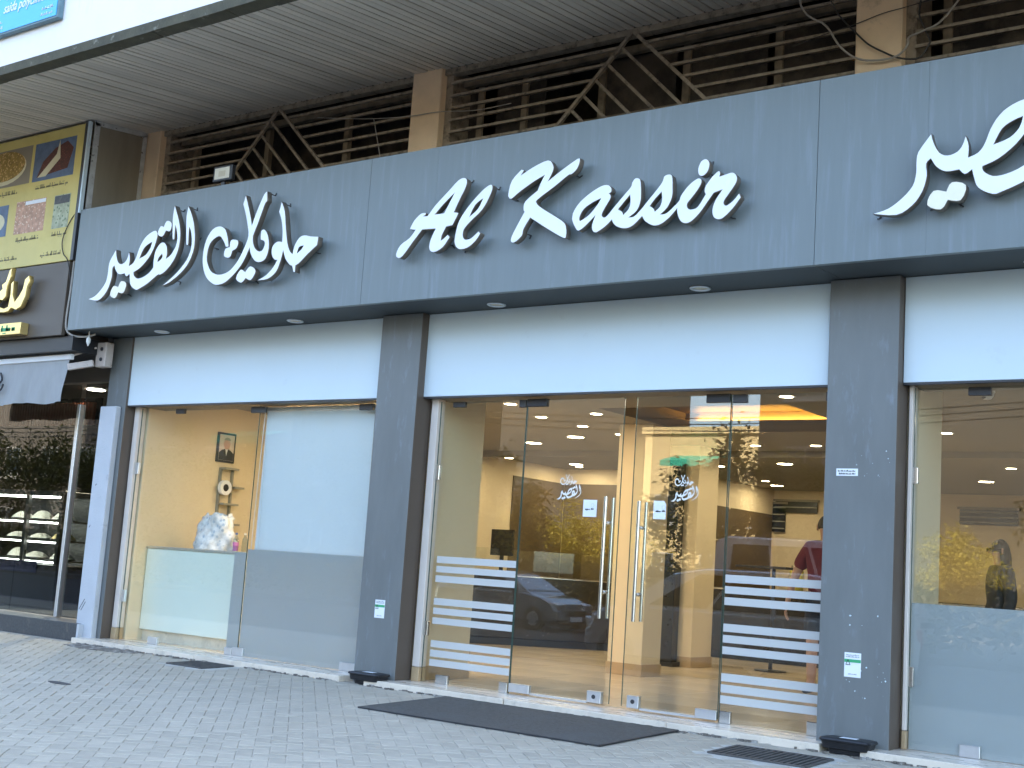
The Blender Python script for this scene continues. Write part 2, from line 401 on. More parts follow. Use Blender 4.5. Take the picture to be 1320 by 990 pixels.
class MB:
    """Collects shapes in world coordinates; build() links them as one mesh object."""
    def __init__(s):
        s.bm = bmesh.new()
    def box(s, x0, x1, y0, y1, z0, z1):
        v = [s.bm.verts.new(p) for p in ((x0, y0, z0), (x1, y0, z0), (x1, y1, z0), (x0, y1, z0), (x0, y0, z1), (x1, y0, z1), (x1, y1, z1), (x0, y1, z1))]
        for f in ((3, 2, 1, 0), (4, 5, 6, 7), (0, 1, 5, 4), (1, 2, 6, 5), (2, 3, 7, 6), (3, 0, 4, 7)):
            s.bm.faces.new([v[i] for i in f])
        return s
    def obox(s, c, ax, ay, az):
        """box from centre and three half-axis vectors"""
        c, ax, ay, az = Vector(c), Vector(ax), Vector(ay), Vector(az)
        v = [s.bm.verts.new(c + ax * i + ay * j + az * k) for i, j, k in ((-1, -1, -1), (1, -1, -1), (1, 1, -1), (-1, 1, -1), (-1, -1, 1), (1, -1, 1), (1, 1, 1), (-1, 1, 1))]
        for f in ((3, 2, 1, 0), (4, 5, 6, 7), (0, 1, 5, 4), (1, 2, 6, 5), (2, 3, 7, 6), (3, 0, 4, 7)):
            s.bm.faces.new([v[i] for i in f])
        return s
    def bar(s, a, b, w, h, up=(0, 1, 0)):
        """straight bar of section w x h between two points"""
        a, b = Vector(a), Vector(b)
        d = (b - a).normalized()
        u = Vector(up)
        side = d.cross(u)
        if side.length < 1e-4: side = d.cross(Vector((1, 0, 0)))
        side.normalize()
        u = side.cross(d)
        return s.obox((a + b) / 2, d * ((b - a).length / 2), side * (w / 2), u * (h / 2))
    def tube(s, pts, r, n=8, cap=True, closed=False):
        pts = [Vector(p) for p in pts]
        rs = r if isinstance(r, (list, tuple)) else [r] * len(pts)
        rings, N = [], len(pts)
        ref = None
        for i, p in enumerate(pts):
            if closed: d = pts[(i + 1) % N] - pts[i - 1]
            else: d = pts[min(i + 1, N - 1)] - pts[max(i - 1, 0)]
            d.normalize()
            if ref is None:
                ref = d.cross(Vector((0.31, 0.17, 0.93)))
                if ref.length < 1e-3: ref = d.cross(Vector((1, 0, 0)))
            ref = (ref - d * ref.dot(d)).normalized()
            q = d.cross(ref)
            rings.append([s.bm.verts.new(p + (ref * math.cos(2 * math.pi * k / n) + q * math.sin(2 * math.pi * k / n)) * rs[i]) for k in range(n)])
        for i in range(N if closed else N - 1):
            a, b = rings[i], rings[(i + 1) % N]
            for k in range(n):
                s.bm.faces.new((a[k], a[(k + 1) % n], b[(k + 1) % n], b[k]))
        if cap and not closed:
            s.bm.faces.new(rings[0][::-1])
            s.bm.faces.new(rings[-1])
        return s
    def lathe(s, c, prof, n=20, axis='z', ring=False):
        """profile of (radius, height) turned about an axis through c"""
        c = Vector(c)
        def P(r, h, a):
            u, v = r * math.cos(a), r * math.sin(a)
            return c + (Vector((u, v, h)) if axis == 'z' else Vector((u, h, v)) if axis == 'y' else Vector((h, u, v)))
        rings = [[s.bm.verts.new(P(max(r, 1e-4), h, 2 * math.pi * k / n)) for k in range(n)] for r, h in prof]
        for a, b in zip(rings, rings[1:]):
            for k in range(n):
                s.bm.faces.new((a[k], a[(k + 1) % n], b[(k + 1) % n], b[k]))
        if ring:
            a, b = rings[-1], rings[0]
            for k in range(n):
                s.bm.faces.new((a[k], a[(k + 1) % n], b[(k + 1) % n], b[k]))
            return s
        s.bm.faces.new(rings[0][::-1])
        s.bm.faces.new(rings[-1])
        return s
    def prism(s, poly, off):
        """closed polygon (3-D points) swept by a vector"""
        off = Vector(off)
        a = [s.bm.verts.new(Vector(p)) for p in poly]
        b = [s.bm.verts.new(Vector(p) + off) for p in poly]
        s.bm.faces.new(a[::-1])
        s.bm.faces.new(b)
        n = len(a)
        for k in range(n):
            s.bm.faces.new((a[k], a[(k + 1) % n], b[(k + 1) % n], b[k]))
        return s
    def grid(s, fn, nu, nv):
        v = [[s.bm.verts.new(fn(i / nu, j / nv)) for j in range(nv + 1)] for i in range(nu + 1)]
        for i in range(nu):
            for j in range(nv):
                s.bm.faces.new((v[i][j], v[i + 1][j], v[i + 1][j + 1], v[i][j + 1]))
        return s
    def loft(s, rings, cap=True):
        R = [[s.bm.verts.new(Vector(p)) for p in r] for r in rings]
        n = len(R[0])
        for a, b in zip(R, R[1:]):
            for k in range(n):
                s.bm.faces.new((a[k], a[(k + 1) % n], b[(k + 1) % n], b[k]))
        if cap:
            s.bm.faces.new(R[0][::-1])
            s.bm.faces.new(R[-1])
        return s
    def mesh(s, name, bevel=0.0, smooth=False, segs=1):
        bmesh.ops.recalc_face_normals(s.bm, faces=s.bm.faces[:])
        if bevel:
            bmesh.ops.bevel(s.bm, geom=[e for e in s.bm.edges if len(e.link_faces) == 2 and e.calc_face_angle(0) > 0.5], offset=bevel, segments=segs, affect='EDGES', profile=0.6, clamp_overlap=True)
        me = bpy.data.meshes.new(name)
        s.bm.to_mesh(me)
        s.bm.free()
        if smooth:
            for p in me.polygons: p.use_smooth = True
        return me
    def build(s, name, m, parent=None, bevel=0.0, smooth=False, segs=1, kind=None):
        me = s.mesh(name, bevel, smooth, segs)
        me.materials.append(MT[m] if isinstance(m, str) else m)
        o = _link(bpy.data.objects.new(name, me), parent)
        if kind: o['kind'] = kind
        return o

def shared(name, me, parent, at, rot=(0, 0, 0)):
    o = bpy.data.objects.new(name, me)
    o.rotation_euler = rot
    return _link(o, parent, at)

def one(mb, name, m, label, cat, group=None, kind=None, **kw):
    """a thing that is a single mesh"""
    return tag(mb.build(name, m, None, **kw), label, cat, group, kind)

def cubic(pts, n=6):
    """Catmull-Rom through points"""
    pts = [Vector(p) for p in pts]
    out = []
    for i in range(len(pts) - 1):
        p0, p1, p2, p3 = pts[max(i - 1, 0)], pts[i], pts[i + 1], pts[min(i + 2, len(pts) - 1)]
        for k in range(n):
            t = k / n
            out.append(0.5 * (2 * p1 + (p2 - p0) * t + (2 * p0 - 5 * p1 + 4 * p2 - p3) * t * t + (3 * p1 - p0 - 3 * p2 + p3) * t ** 3))
    out.append(pts[-1])
    return out

def flat_text(body, size, m, name, parent, origin, shear=0.0, width=None, depth=0.003, offset=0.0):
    """lettering standing on a facade plane (text reads along +X, up is +Z, faces -Y)"""
    cu = bpy.data.curves.new(name, 'FONT')
    cu.body, cu.size, cu.shear, cu.extrude, cu.offset = body, size, shear, depth / 2, offset
    cu.resolution_u = 3
    tmp = bpy.data.objects.new(name, cu)
    COL.objects.link(tmp)
    me = bpy.data.meshes.new_from_object(tmp.evaluated_get(bpy.context.evaluated_depsgraph_get()))
    bpy.data.objects.remove(tmp)
    xs = [v.co.x for v in me.vertices]
    k = width / (max(xs) - min(xs)) if width else 1.0
    for v in me.vertices:
        x, y, z = v.co
        v.co = (origin[0] + x * k, origin[1] - z, origin[2] + y)
    me.materials.append(MT[m])
    me.name = name
    return _link(bpy.data.objects.new(name, me), parent)

def outline_mesh(contours, y_front, depth, mats, name, bevel=0.0, fx=None):
    """flat cut letter from outline + holes in the XZ plane, its face at y_front, swept back by depth"""
    cu = bpy.data.curves.new(name, 'CURVE')
    cu.dimensions, cu.fill_mode = '2D', 'BOTH'
    cu.extrude, cu.bevel_depth, cu.bevel_resolution = depth / 2 - bevel, bevel, 0
    for c in contours:
        sp = cu.splines.new('POLY')
        sp.points.add(len(c) - 1)
        for p, (x, z) in zip(sp.points, c):
            if fx: x, z = fx(x, z)
            p.co = (x, z, 0, 1)
        sp.use_cyclic_u = True
    tmp = bpy.data.objects.new(name, cu)
    COL.objects.link(tmp)
    me = bpy.data.meshes.new_from_object(tmp.evaluated_get(bpy.context.evaluated_depsgraph_get()))
    bpy.data.objects.remove(tmp)
    for v in me.vertices:
        x, y, z = v.co
        v.co = (x, y_front + depth / 2 - z, y)
    me.materials.clear()
    for m in mats: me.materials.append(MT[m])
    if len(mats) > 1:
        for p in me.polygons: p.material_index = 0 if abs(p.normal.y) > 0.9 else 1
    me.name = name
    return me

def scribble(mb, x0, z0, w, h, y, seed, gap=0.0, th=0.12):
    """a line of joined-up small print: base stroke with teeth, risers and dots (flat, faces -Y)"""
    r = random.Random(seed)
    x = x0
    def q(a, b, c, d):
        mb.box(a, b, y, y + 0.0015, c, d)
    while x < x0 + w * 0.98:
        L = min(r.uniform(0.7, 2.2) * h, x0 + w - x)
        q(x, x + L, z0 + h * .18, z0 + h * (.18 + th * 1.6))
        k = x + h * 0.1
        while k < x + L - h * .1:
            t = r.random()
            if t < .3: q(k, k + h * th, z0 + h * .2, z0 + h * 1.0)
            elif t < .75: q(k, k + h * th, z0 + h * .2, z0 + h * .55)
            elif t < .87: q(k, k + h * th * 1.2, z0 + h * .72, z0 + h * .86)
            else: q(k, k + h * th * 1.2, z0 - h * .12, z0 + h * .02)
            k += h * r.uniform(.22, .4)
        x += L + h * 0.3
LETTERS = {
    'qasir': ['-12144 3721 -12117 3726 -12078 3734 -12041 3746 -12007 3764 -11975 3786 -11945 3810 -11917 3835 -11892 3863 -11872 3891 -11860 3921 -11854 3953 -11850 3982 -11849 4008 -11850 4032 -11850 4056 -11849 4079 -11847 4102 -11838 4130 -11811 4170 -11777 4214 -11752 4246 -11749 4230 -11744 4207 -11736 4183 -11725 4156 -11711 4128 -11695 4105 -11677 4090 -11658 4080 -11637 4076 -11614 4077 -11590 4084 -11570 4094 -11556 4107 -11544 4123 -11535 4140 -11527 4161 -11521 4182 -11517 4197 -11511 4179 -11502 4152 -11497 4125 -11496 4095 -11498 4064 -11499 4042 -11480 4048 -11453 4057 -11429 4070 -11414 4086 -11401 4104 -11389 4127 -11377 4156 -11366 4189 -11353 4222 -11336 4254 -11317 4285 -11294 4313 -11270 4337 -11242 4356 -11212 4372 -11177 4386 -11138 4397 -11108 4399 -11089 4391 -11077 4375 -11070 4358 -11067 4343 -11069 4326 -11074 4304 -11082 4273 -11095 4236 -11111 4199 -11131 4164 -11156 4130 -11185 4097 -11220 4066 -11260 4035 -11299 4010 -11338 3992 -11376 3979 -11403 3971 -11404 3956 -11397 3936 -11382 3920 -11359 3904 -11334 3892 -11306 3889 -11275 3891 -11243 3897 -11208 3907 -11172 3921 -11140 3937 -11114 3956 -11092 3977 -11077 3992 -11080 4009 -11084 4035 -11085 4065 -11084 4099 -11079 4137 -11070 4171 -11053 4200 -11032 4226 -11010 4244 -10990 4253 -10970 4256 -10951 4253 -10932 4244 -10914 4230 -10899 4212 -10889 4190 -10883 4164 -10880 4139 -10880 4112 -10884 4086 -10886 4068 -10865 4078 -10835 4092 -10807 4112 -10783 4137 -10761 4168 -10745 4198 -10736 4224 -10732 4250 -10732 4278 -10738 4309 -10747 4343 -10758 4372 -10769 4397 -10781 4417 -10790 4432 -10790 4412 -10790 4384 -10790 4355 -10788 4325 -10785 4294 -10783 4272 -10807 4275 -10814 4307 -10822 4352 -10830 4400 -10836 4449 -10841 4500 -10843 4545 -10840 4584 -10835 4618 -10830 4641 -10817 4619 -10798 4585 -10778 4548 -10758 4508 -10737 4464 -10720 4419 -10706 4375 -10696 4330 -10691 4284 -10691 4237 -10696 4188 -10706 4143 -10723 4102 -10744 4063 -10771 4027 -10804 3992 -10842 3960 -10877 3935 -10909 3919 -10937 3911 -10956 3905 -10981 3912 -11000 3904 -11024 3892 -11052 3877 -11082 3860 -11116 3841 -11152 3823 -11192 3807 -11234 3792 -11270 3781 -11293 3772 -11311 3767 -11332 3769 -11363 3781 -11397 3800 -11424 3821 -11439 3842 -11448 3866 -11454 3890 -11461 3915 -11466 3940 -11470 3958 -11483 3948 -11501 3936 -11518 3931 -11533 3940 -11546 3956 -11556 3968 -11580 3966 -11615 3963 -11646 3966 -11671 3976 -11692 3991 -11711 4008 -11727 4030 -11741 4055 -11751 4073 -11760 4066 -11774 4055 -11783 4039 -11783 4014 -11778 3984 -11777 3952 -11783 3917 -11792 3879 -11806 3843 -11825 3809 -11848 3777 -11876 3750 -11907 3726 -11942 3706 -11982 3695 -12038 3699 -12100 3711', '-11143 4281 -11147 4260 -11155 4231 -11166 4204 -11183 4182 -11204 4161 -11229 4144 -11265 4129 -11305 4118 -11334 4110 -11320 4140 -11300 4180 -11278 4215 -11254 4236 -11228 4251 -11203 4262 -11180 4271 -11158 4277', '-10955 4135 -10951 4126 -10946 4112 -10945 4099 -10951 4087 -10962 4075 -10975 4065 -10992 4057 -11011 4049 -11025 4044 -11020 4059 -11013 4080 -11003 4099 -10987 4114 -10969 4126'],
    'qdot1': ['-11769 3742 -11767 3774 -11750 3812 -11728 3837 -11699 3839 -11665 3829 -11640 3821 -11633 3840 -11621 3867 -11603 3883 -11572 3882 -11533 3870 -11510 3851 -11509 3819 -11523 3778 -11543 3750 -11571 3747 -11605 3755 -11630 3763 -11640 3743 -11655 3716 -11676 3701 -11708 3705 -11746 3721'],
    'qdot2': ['-11066 4362 -11063 4389 -11046 4420 -11028 4441 -11001 4437 -10979 4423 -10969 4444 -10955 4471 -10936 4488 -10908 4486 -10876 4474 -10854 4456 -10848 4428 -10853 4395 -10864 4373 -10885 4370 -10914 4378 -10934 4385 -10947 4365 -10965 4339 -10986 4323 -11015 4327 -11047 4342'],
    'alif': ['-10608 4611 -10590 4586 -10564 4551 -10540 4512 -10520 4472 -10500 4429 -10484 4385 -10471 4338 -10460 4289 -10454 4241 -10452 4193 -10453 4147 -10462 4101 -10480 4054 -10506 4009 -10537 3967 -10578 3930 -10624 3896 -10670 3867 -10714 3843 -10757 3823 -10796 3806 -10833 3795 -10867 3788 -10891 3783 -10873 3792 -10847 3805 -10814 3823 -10772 3847 -10724 3875 -10677 3908 -10630 3946 -10584 3987 -10547 4028 -10523 4068 -10508 4107 -10498 4144 -10494 4179 -10495 4212 -10499 4245 -10507 4278 -10517 4311 -10528 4339 -10540 4360 -10552 4377 -10561 4388 -10562 4373 -10563 4351 -10563 4322 -10559 4278 -10554 4226 -10550 4189 -10578 4197 -10585 4239 -10596 4298 -10605 4357 -10613 4410 -10619 4464 -10622 4511 -10619 4552 -10612 4587'],
    'taa': ['-9428 4632 -9437 4628 -9450 4621 -9463 4608 -9476 4588 -9490 4562 -9506 4531 -9523 4496 -9541 4457 -9559 4417 -9576 4373 -9592 4328 -9603 4296 -9610 4317 -9619 4348 -9630 4381 -9644 4417 -9660 4456 -9677 4496 -9697 4543 -9719 4590 -9734 4624 -9760 4539 -9749 4516 -9733 4482 -9716 4446 -9700 4406 -9683 4363 -9668 4320 -9654 4278 -9642 4237 -9638 4196 -9646 4157 -9662 4119 -9681 4080 -9703 4038 -9728 3995 -9756 3956 -9786 3922 -9819 3891 -9852 3866 -9887 3849 -9923 3838 -9957 3831 -9989 3827 -10021 3828 -10053 3833 -10087 3843 -10123 3857 -10156 3880 -10185 3914 -10211 3956 -10230 3997 -10237 4036 -10236 4074 -10230 4109 -10221 4141 -10207 4170 -10186 4194 -10154 4216 -10115 4233 -10080 4240 -10053 4231 -10030 4211 -10009 4188 -9989 4163 -9971 4135 -9959 4115 -9919 4114 -9927 4141 -9937 4180 -9950 4216 -9962 4246 -9975 4274 -9993 4298 -10018 4317 -10047 4332 -10079 4340 -10115 4340 -10153 4334 -10188 4318 -10220 4291 -10248 4254 -10270 4214 -10285 4169 -10294 4119 -10297 4071 -10296 4024 -10289 3978 -10277 3935 -10260 3893 -10238 3853 -10211 3818 -10177 3788 -10139 3762 -10103 3743 -10075 3732 -10049 3727 -10021 3726 -9988 3727 -9952 3733 -9913 3745 -9871 3767 -9827 3796 -9784 3828 -9746 3861 -9709 3898 -9676 3938 -9647 3988 -9621 4041 -9604 4079 -9599 4060 -9591 4033 -9578 4006 -9558 3978 -9533 3950 -9507 3929 -9481 3917 -9455 3912 -9429 3912 -9403 3916 -9378 3926 -9358 3943 -9344 3969 -9334 4001 -9329 4037 -9331 4077 -9338 4119 -9350 4157 -9366 4188 -9385 4215 -9405 4233 -9424 4240 -9444 4238 -9457 4227 -9459 4201 -9456 4166 -9453 4140 -9439 4138 -9421 4132 -9407 4123 -9393 4111 -9386 4096 -9390 4074 -9401 4048 -9415 4029 -9432 4020 -9453 4019 -9474 4023 -9495 4033 -9516 4049 -9533 4067 -9547 4088 -9558 4112 -9566 4135 -9570 4156 -9572 4176 -9573 4190 -9561 4216 -9544 4255 -9527 4294 -9511 4332 -9496 4371 -9481 4409 -9467 4446 -9454 4481 -9442 4508 -9431 4522 -9421 4528 -9415 4532'],
    'tdot': ['-9889 4177 -9858 4180 -9817 4174 -9788 4162 -9780 4141 -9784 4113 -9794 4091 -9813 4078 -9839 4069 -9857 4064 -9863 4044 -9872 4016 -9887 3998 -9915 3997 -9949 4005 -9972 4019 -9977 4042 -9972 4071 -9960 4093 -9941 4102 -9917 4105 -9899 4106 -9900 4128 -9900 4157'],
    'ydot': ['-9761 3771 -9752 3801 -9728 3834 -9703 3854 -9678 3851 -9652 3836 -9634 3824 -9618 3842 -9594 3866 -9568 3878 -9537 3870 -9503 3849 -9485 3825 -9493 3794 -9516 3760 -9541 3738 -9568 3739 -9597 3753 -9618 3765 -9633 3749 -9655 3729 -9679 3720 -9710 3729 -9743 3748'],
    'hlw': ['-9202 4497 -9227 4402 -9215 4380 -9198 4348 -9182 4312 -9170 4273 -9160 4231 -9152 4191 -9148 4150 -9146 4111 -9145 4084 -9163 4089 -9188 4095 -9213 4095 -9236 4087 -9258 4072 -9274 4053 -9281 4030 -9281 4003 -9276 3978 -9265 3956 -9250 3936 -9234 3921 -9218 3914 -9201 3913 -9189 3912 -9198 3896 -9212 3872 -9232 3847 -9258 3820 -9291 3793 -9325 3769 -9366 3751 -9409 3737 -9439 3727 -9403 3726 -9353 3725 -9305 3730 -9264 3744 -9226 3765 -9195 3791 -9172 3824 -9156 3864 -9143 3903 -9133 3942 -9125 3980 -9120 4007 -9111 3983 -9097 3950 -9080 3918 -9058 3892 -9034 3868 -9013 3849 -8990 3838 -8975 3836 -8952 3773 -8930 3769 -8931 3834 -8917 3840 -8895 3849 -8871 3863 -8844 3884 -8813 3908 -8780 3934 -8738 3962 -8694 3991 -8663 4011 -8656 4091 -8683 4094 -8722 4099 -8759 4104 -8790 4112 -8819 4120 -8846 4123 -8871 4122 -8894 4116 -8915 4104 -8936 4082 -8956 4053 -8970 4025 -8978 3997 -8981 3971 -8983 3952 -8992 3956 -9007 3963 -9022 3977 -9037 3999 -9054 4029 -9070 4066 -9084 4111 -9098 4164 -9111 4219 -9124 4278 -9135 4340 -9149 4394 -9167 4437 -9188 4473', '-8925 3952 -8921 3970 -8915 3994 -8904 4013 -8884 4021 -8859 4022 -8841 4023 -8848 4013 -8859 3998 -8872 3984 -8890 3972 -8910 3960'],
    'A': ['-6914 4452 -6900 4445 -6890 4432 -6886 4417 -6886 4400 -6891 4379 -6900 4357 -6912 4332 -6929 4305 -6947 4273 -6969 4231 -6993 4184 -7010 4151 -6956 4139 -7013 4036 -7084 4030 -7096 4009 -7113 3980 -7127 3954 -7132 3934 -7133 3917 -7133 3905 -7123 3910 -7110 3916 -7096 3924 -7082 3934 -7069 3944 -7060 3952 -7036 3931 -7053 3907 -7077 3873 -7105 3845 -7137 3827 -7172 3814 -7202 3809 -7225 3813 -7244 3824 -7256 3841 -7261 3863 -7259 3891 -7252 3921 -7237 3958 -7216 3996 -7200 4024 -7360 4031 -7383 4006 -7417 3970 -7453 3932 -7491 3888 -7532 3841 -7567 3806 -7592 3792 -7610 3791 -7624 3795 -7637 3802 -7645 3814 -7646 3831 -7638 3855 -7623 3884 -7601 3909 -7571 3929 -7535 3945 -7502 3964 -7475 3989 -7451 4017 -7435 4036 -7505 4049 -7495 4069 -7479 4097 -7461 4123 -7437 4145 -7411 4165 -7386 4179 -7363 4182 -7343 4180 -7329 4177 -7331 4169 -7338 4160 -7354 4155 -7369 4152 -7309 4148 -7287 4172 -7257 4206 -7222 4242 -7182 4276 -7139 4311 -7097 4345 -7057 4379 -7018 4413 -6984 4438 -6956 4451 -6933 4454', '-7013 4334 -7023 4316 -7038 4289 -7056 4259 -7077 4222 -7101 4182 -7118 4154 -7230 4153 -7205 4175 -7170 4208 -7132 4241 -7089 4275 -7044 4310'],
    'l': ['-6609 4352 -6602 4343 -6599 4329 -6600 4311 -6606 4290 -6617 4264 -6631 4236 -6648 4205 -6670 4171 -6697 4138 -6735 4106 -6779 4075 -6817 4046 -6845 4023 -6867 4002 -6882 3982 -6889 3961 -6890 3939 -6887 3921 -6881 3906 -6871 3895 -6857 3887 -6838 3885 -6816 3887 -6793 3894 -6766 3910 -6737 3931 -6717 3946 -6696 3929 -6708 3911 -6726 3887 -6747 3864 -6772 3845 -6800 3827 -6829 3815 -6858 3808 -6888 3806 -6915 3809 -6937 3820 -6956 3837 -6968 3859 -6975 3884 -6975 3914 -6971 3947 -6965 3985 -6955 4027 -6939 4068 -6914 4107 -6884 4145 -6851 4182 -6815 4219 -6777 4254 -6742 4284 -6712 4308 -6685 4327 -6661 4341 -6640 4350 -6622 4354', '-6690 4243 -6702 4219 -6719 4184 -6741 4152 -6771 4126 -6807 4103 -6832 4087 -6819 4116 -6799 4157 -6776 4191 -6747 4214 -6714 4232'],
    'K': ['-6415 4220 -6422 4228 -6422 4248 -6418 4280 -6410 4322 -6394 4361 -6364 4396 -6326 4427 -6300 4448 -6275 4438 -6306 4395 -6275 4410 -6231 4431 -6183 4451 -6131 4470 -6075 4487 -6030 4493 -6002 4483 -5985 4462 -5974 4441 -5969 4425 -5970 4408 -5976 4388 -5989 4360 -6007 4328 -6021 4306 -5987 4327 -5939 4356 -5888 4386 -5833 4416 -5775 4446 -5733 4466 -5710 4467 -5709 4450 -5712 4430 -5720 4405 -5732 4383 -5748 4366 -5767 4352 -5784 4342 -5792 4341 -5798 4344 -5814 4339 -5847 4319 -5892 4291 -5940 4261 -5999 4228 -6062 4194 -6109 4166 -6126 4151 -6126 4142 -6118 4132 -6110 4119 -6093 4104 -6060 4081 -5997 4042 -5918 3994 -5856 3954 -5827 3931 -5814 3915 -5807 3897 -5801 3870 -5799 3841 -5801 3819 -5802 3806 -5807 3800 -5825 3805 -5863 3824 -5916 3854 -5973 3888 -6044 3931 -6120 3980 -6175 4014 -6192 3990 -6217 3955 -6236 3923 -6243 3901 -6244 3881 -6252 3863 -6273 3844 -6299 3825 -6322 3814 -6340 3813 -6353 3818 -6361 3829 -6361 3845 -6355 3866 -6340 3898 -6308 3954 -6267 4022 -6237 4070 -6242 4077 -6248 4088 -6250 4102 -6251 4120 -6248 4140 -6234 4163 -6197 4191 -6149 4221 -6114 4242 -6110 4256 -6102 4275 -6093 4297 -6079 4323 -6063 4352 -6052 4372 -6076 4362 -6112 4348 -6153 4331 -6199 4309 -6250 4283 -6295 4259 -6331 4237 -6362 4216 -6386 4203 -6406 4206'],
    'assir': ['-5749 3970 -5747 3986 -5744 4003 -5735 4023 -5721 4045 -5702 4070 -5678 4094 -5648 4117 -5614 4140 -5580 4160 -5546 4177 -5511 4192 -5481 4202 -5457 4206 -5438 4206 -5421 4203 -5407 4196 -5397 4186 -5389 4176 -5385 4164 -5385 4152 -5387 4143 -5398 4135 -5410 4131 -5401 4126 -5392 4117 -5390 4109 -5389 4099 -5393 4085 -5405 4065 -5421 4041 -5436 4019 -5448 3999 -5459 3980 -5465 3963 -5463 3950 -5456 3941 -5447 3935 -5436 3934 -5424 3938 -5411 3946 -5397 3959 -5381 3977 -5361 3999 -5334 4027 -5303 4059 -5274 4088 -5247 4115 -5222 4139 -5204 4159 -5196 4174 -5195 4185 -5193 4195 -5185 4208 -5176 4220 -5165 4227 -5152 4228 -5138 4224 -5126 4216 -5120 4205 -5116 4191 -5113 4168 -5109 4133 -5106 4091 -5106 4051 -5112 4018 -5121 3988 -5136 3962 -5161 3940 -5192 3922 -5214 3910 -5200 3909 -5180 3908 -5159 3913 -5139 3925 -5119 3943 -5098 3964 -5075 3987 -5051 4014 -5025 4042 -4996 4073 -4966 4106 -4942 4133 -4928 4150 -4920 4162 -4913 4174 -4909 4188 -4906 4201 -4900 4211 -4889 4217 -4875 4220 -4862 4220 -4851 4218 -4842 4214 -4834 4203 -4829 4181 -4826 4154 -4825 4124 -4823 4095 -4822 4064 -4825 4034 -4834 4006 -4847 3979 -4862 3955 -4884 3933 -4908 3915 -4925 3903 -4910 3902 -4889 3902 -4867 3907 -4848 3918 -4828 3933 -4809 3949 -4790 3964 -4772 3980 -4758 3995 -4752 4007 -4751 4018 -4745 4032 -4732 4051 -4714 4074 -4696 4095 -4677 4112 -4657 4128 -4638 4140 -4622 4148 -4607 4154 -4594 4155 -4584 4151 -4576 4142 -4572 4131 -4574 4117 -4580 4101 -4591 4082 -4607 4060 -4627 4035 -4647 4013 -4664 3994 -4679 3978 -4689 3963 -4690 3948 -4686 3934 -4679 3924 -4669 3917 -4656 3913 -4641 3913 -4626 3914 -4608 3918 -4590 3931 -4568 3960 -4545 3996 -4528 4023 -4535 4029 -4540 4042 -4541 4054 -4539 4070 -4532 4088 -4516 4111 -4496 4136 -4477 4157 -4459 4172 -4443 4184 -4431 4191 -4420 4187 -4415 4176 -4416 4166 -4419 4155 -4421 4146 -4407 4149 -4388 4153 -4367 4157 -4348 4161 -4328 4165 -4310 4164 -4296 4157 -4284 4145 -4276 4131 -4272 4117 -4273 4102 -4278 4084 -4290 4063 -4307 4039 -4325 4016 -4342 3993 -4360 3972 -4372 3954 -4376 3939 -4375 3928 -4370 3920 -4361 3911 -4345 3911 -4329 3919 -4310 3931 -4293 3944 -4276 3961 -4260 3980 -4248 3993 -4235 3961 -4251 3941 -4273 3912 -4297 3884 -4320 3862 -4344 3841 -4366 3825 -4383 3815 -4398 3811 -4412 3811 -4427 3815 -4442 3823 -4453 3834 -4461 3850 -4466 3869 -4467 3890 -4463 3912 -4456 3937 -4445 3962 -4426 3992 -4403 4022 -4387 4044 -4463 4025 -4474 4010 -4491 3988 -4511 3963 -4532 3934 -4556 3903 -4580 3875 -4604 3852 -4629 3832 -4651 3818 -4670 3811 -4687 3809 -4703 3812 -4717 3817 -4730 3826 -4742 3838 -4752 3855 -4761 3876 -4768 3896 -4771 3914 -4772 3930 -4772 3941 -4788 3923 -4811 3898 -4835 3875 -4859 3857 -4884 3840 -4909 3828 -4932 3821 -4955 3819 -4978 3821 -5001 3830 -5024 3843 -5042 3856 -5053 3864 -5061 3872 -5067 3880 -5074 3891 -5080 3902 -5085 3910 -5103 3893 -5129 3869 -5155 3849 -5178 3836 -5201 3828 -5225 3824 -5250 3826 -5275 3832 -5298 3840 -5317 3850 -5333 3862 -5346 3875 -5355 3888 -5361 3902 -5365 3912 -5378 3899 -5397 3882 -5419 3865 -5446 3847 -5477 3831 -5503 3820 -5520 3820 -5532 3826 -5541 3836 -5548 3848 -5551 3864 -5551 3884 -5543 3912 -5531 3944 -5523 3967 -5541 3949 -5568 3924 -5596 3901 -5624 3879 -5653 3860 -5678 3850 -5695 3856 -5708 3873 -5719 3890 -5728 3904 -5736 3920 -5742 3934 -5747 3946 -5749 3957', '-5475 4103 -5485 4087 -5499 4064 -5518 4040 -5540 4015 -5567 3988 -5594 3966 -5623 3949 -5652 3936 -5673 3928 -5676 3936 -5680 3948 -5679 3963 -5671 3984 -5658 4008 -5639 4030 -5614 4048 -5584 4063 -5554 4077 -5524 4088 -5495 4097', '-5206 4101 -5204 4083 -5200 4057 -5199 4033 -5201 4013 -5207 3994 -5215 3977 -5230 3960 -5248 3946 -5261 3935 -5263 3943 -5266 3953 -5273 3963 -5286 3972 -5302 3981 -5314 3988 -5300 4003 -5279 4024 -5259 4046 -5239 4066 -5220 4087', '-4919 4090 -4916 4073 -4912 4047 -4911 4023 -4914 4002 -4920 3983 -4928 3966 -4943 3952 -4960 3940 -4973 3932 -4975 3939 -4979 3949 -4986 3958 -4998 3968 -5012 3977 -5022 3983 -5010 3997 -4993 4018 -4975 4038 -4955 4057 -4933 4077'],
    'idot': ['-4543 4302 -4531 4296 -4520 4285 -4513 4271 -4511 4252 -4514 4230 -4520 4210 -4530 4195 -4544 4182 -4558 4174 -4572 4173 -4586 4177 -4596 4186 -4602 4199 -4605 4217 -4605 4235 -4600 4254 -4592 4273 -4583 4288 -4570 4297 -4556 4302'],
}

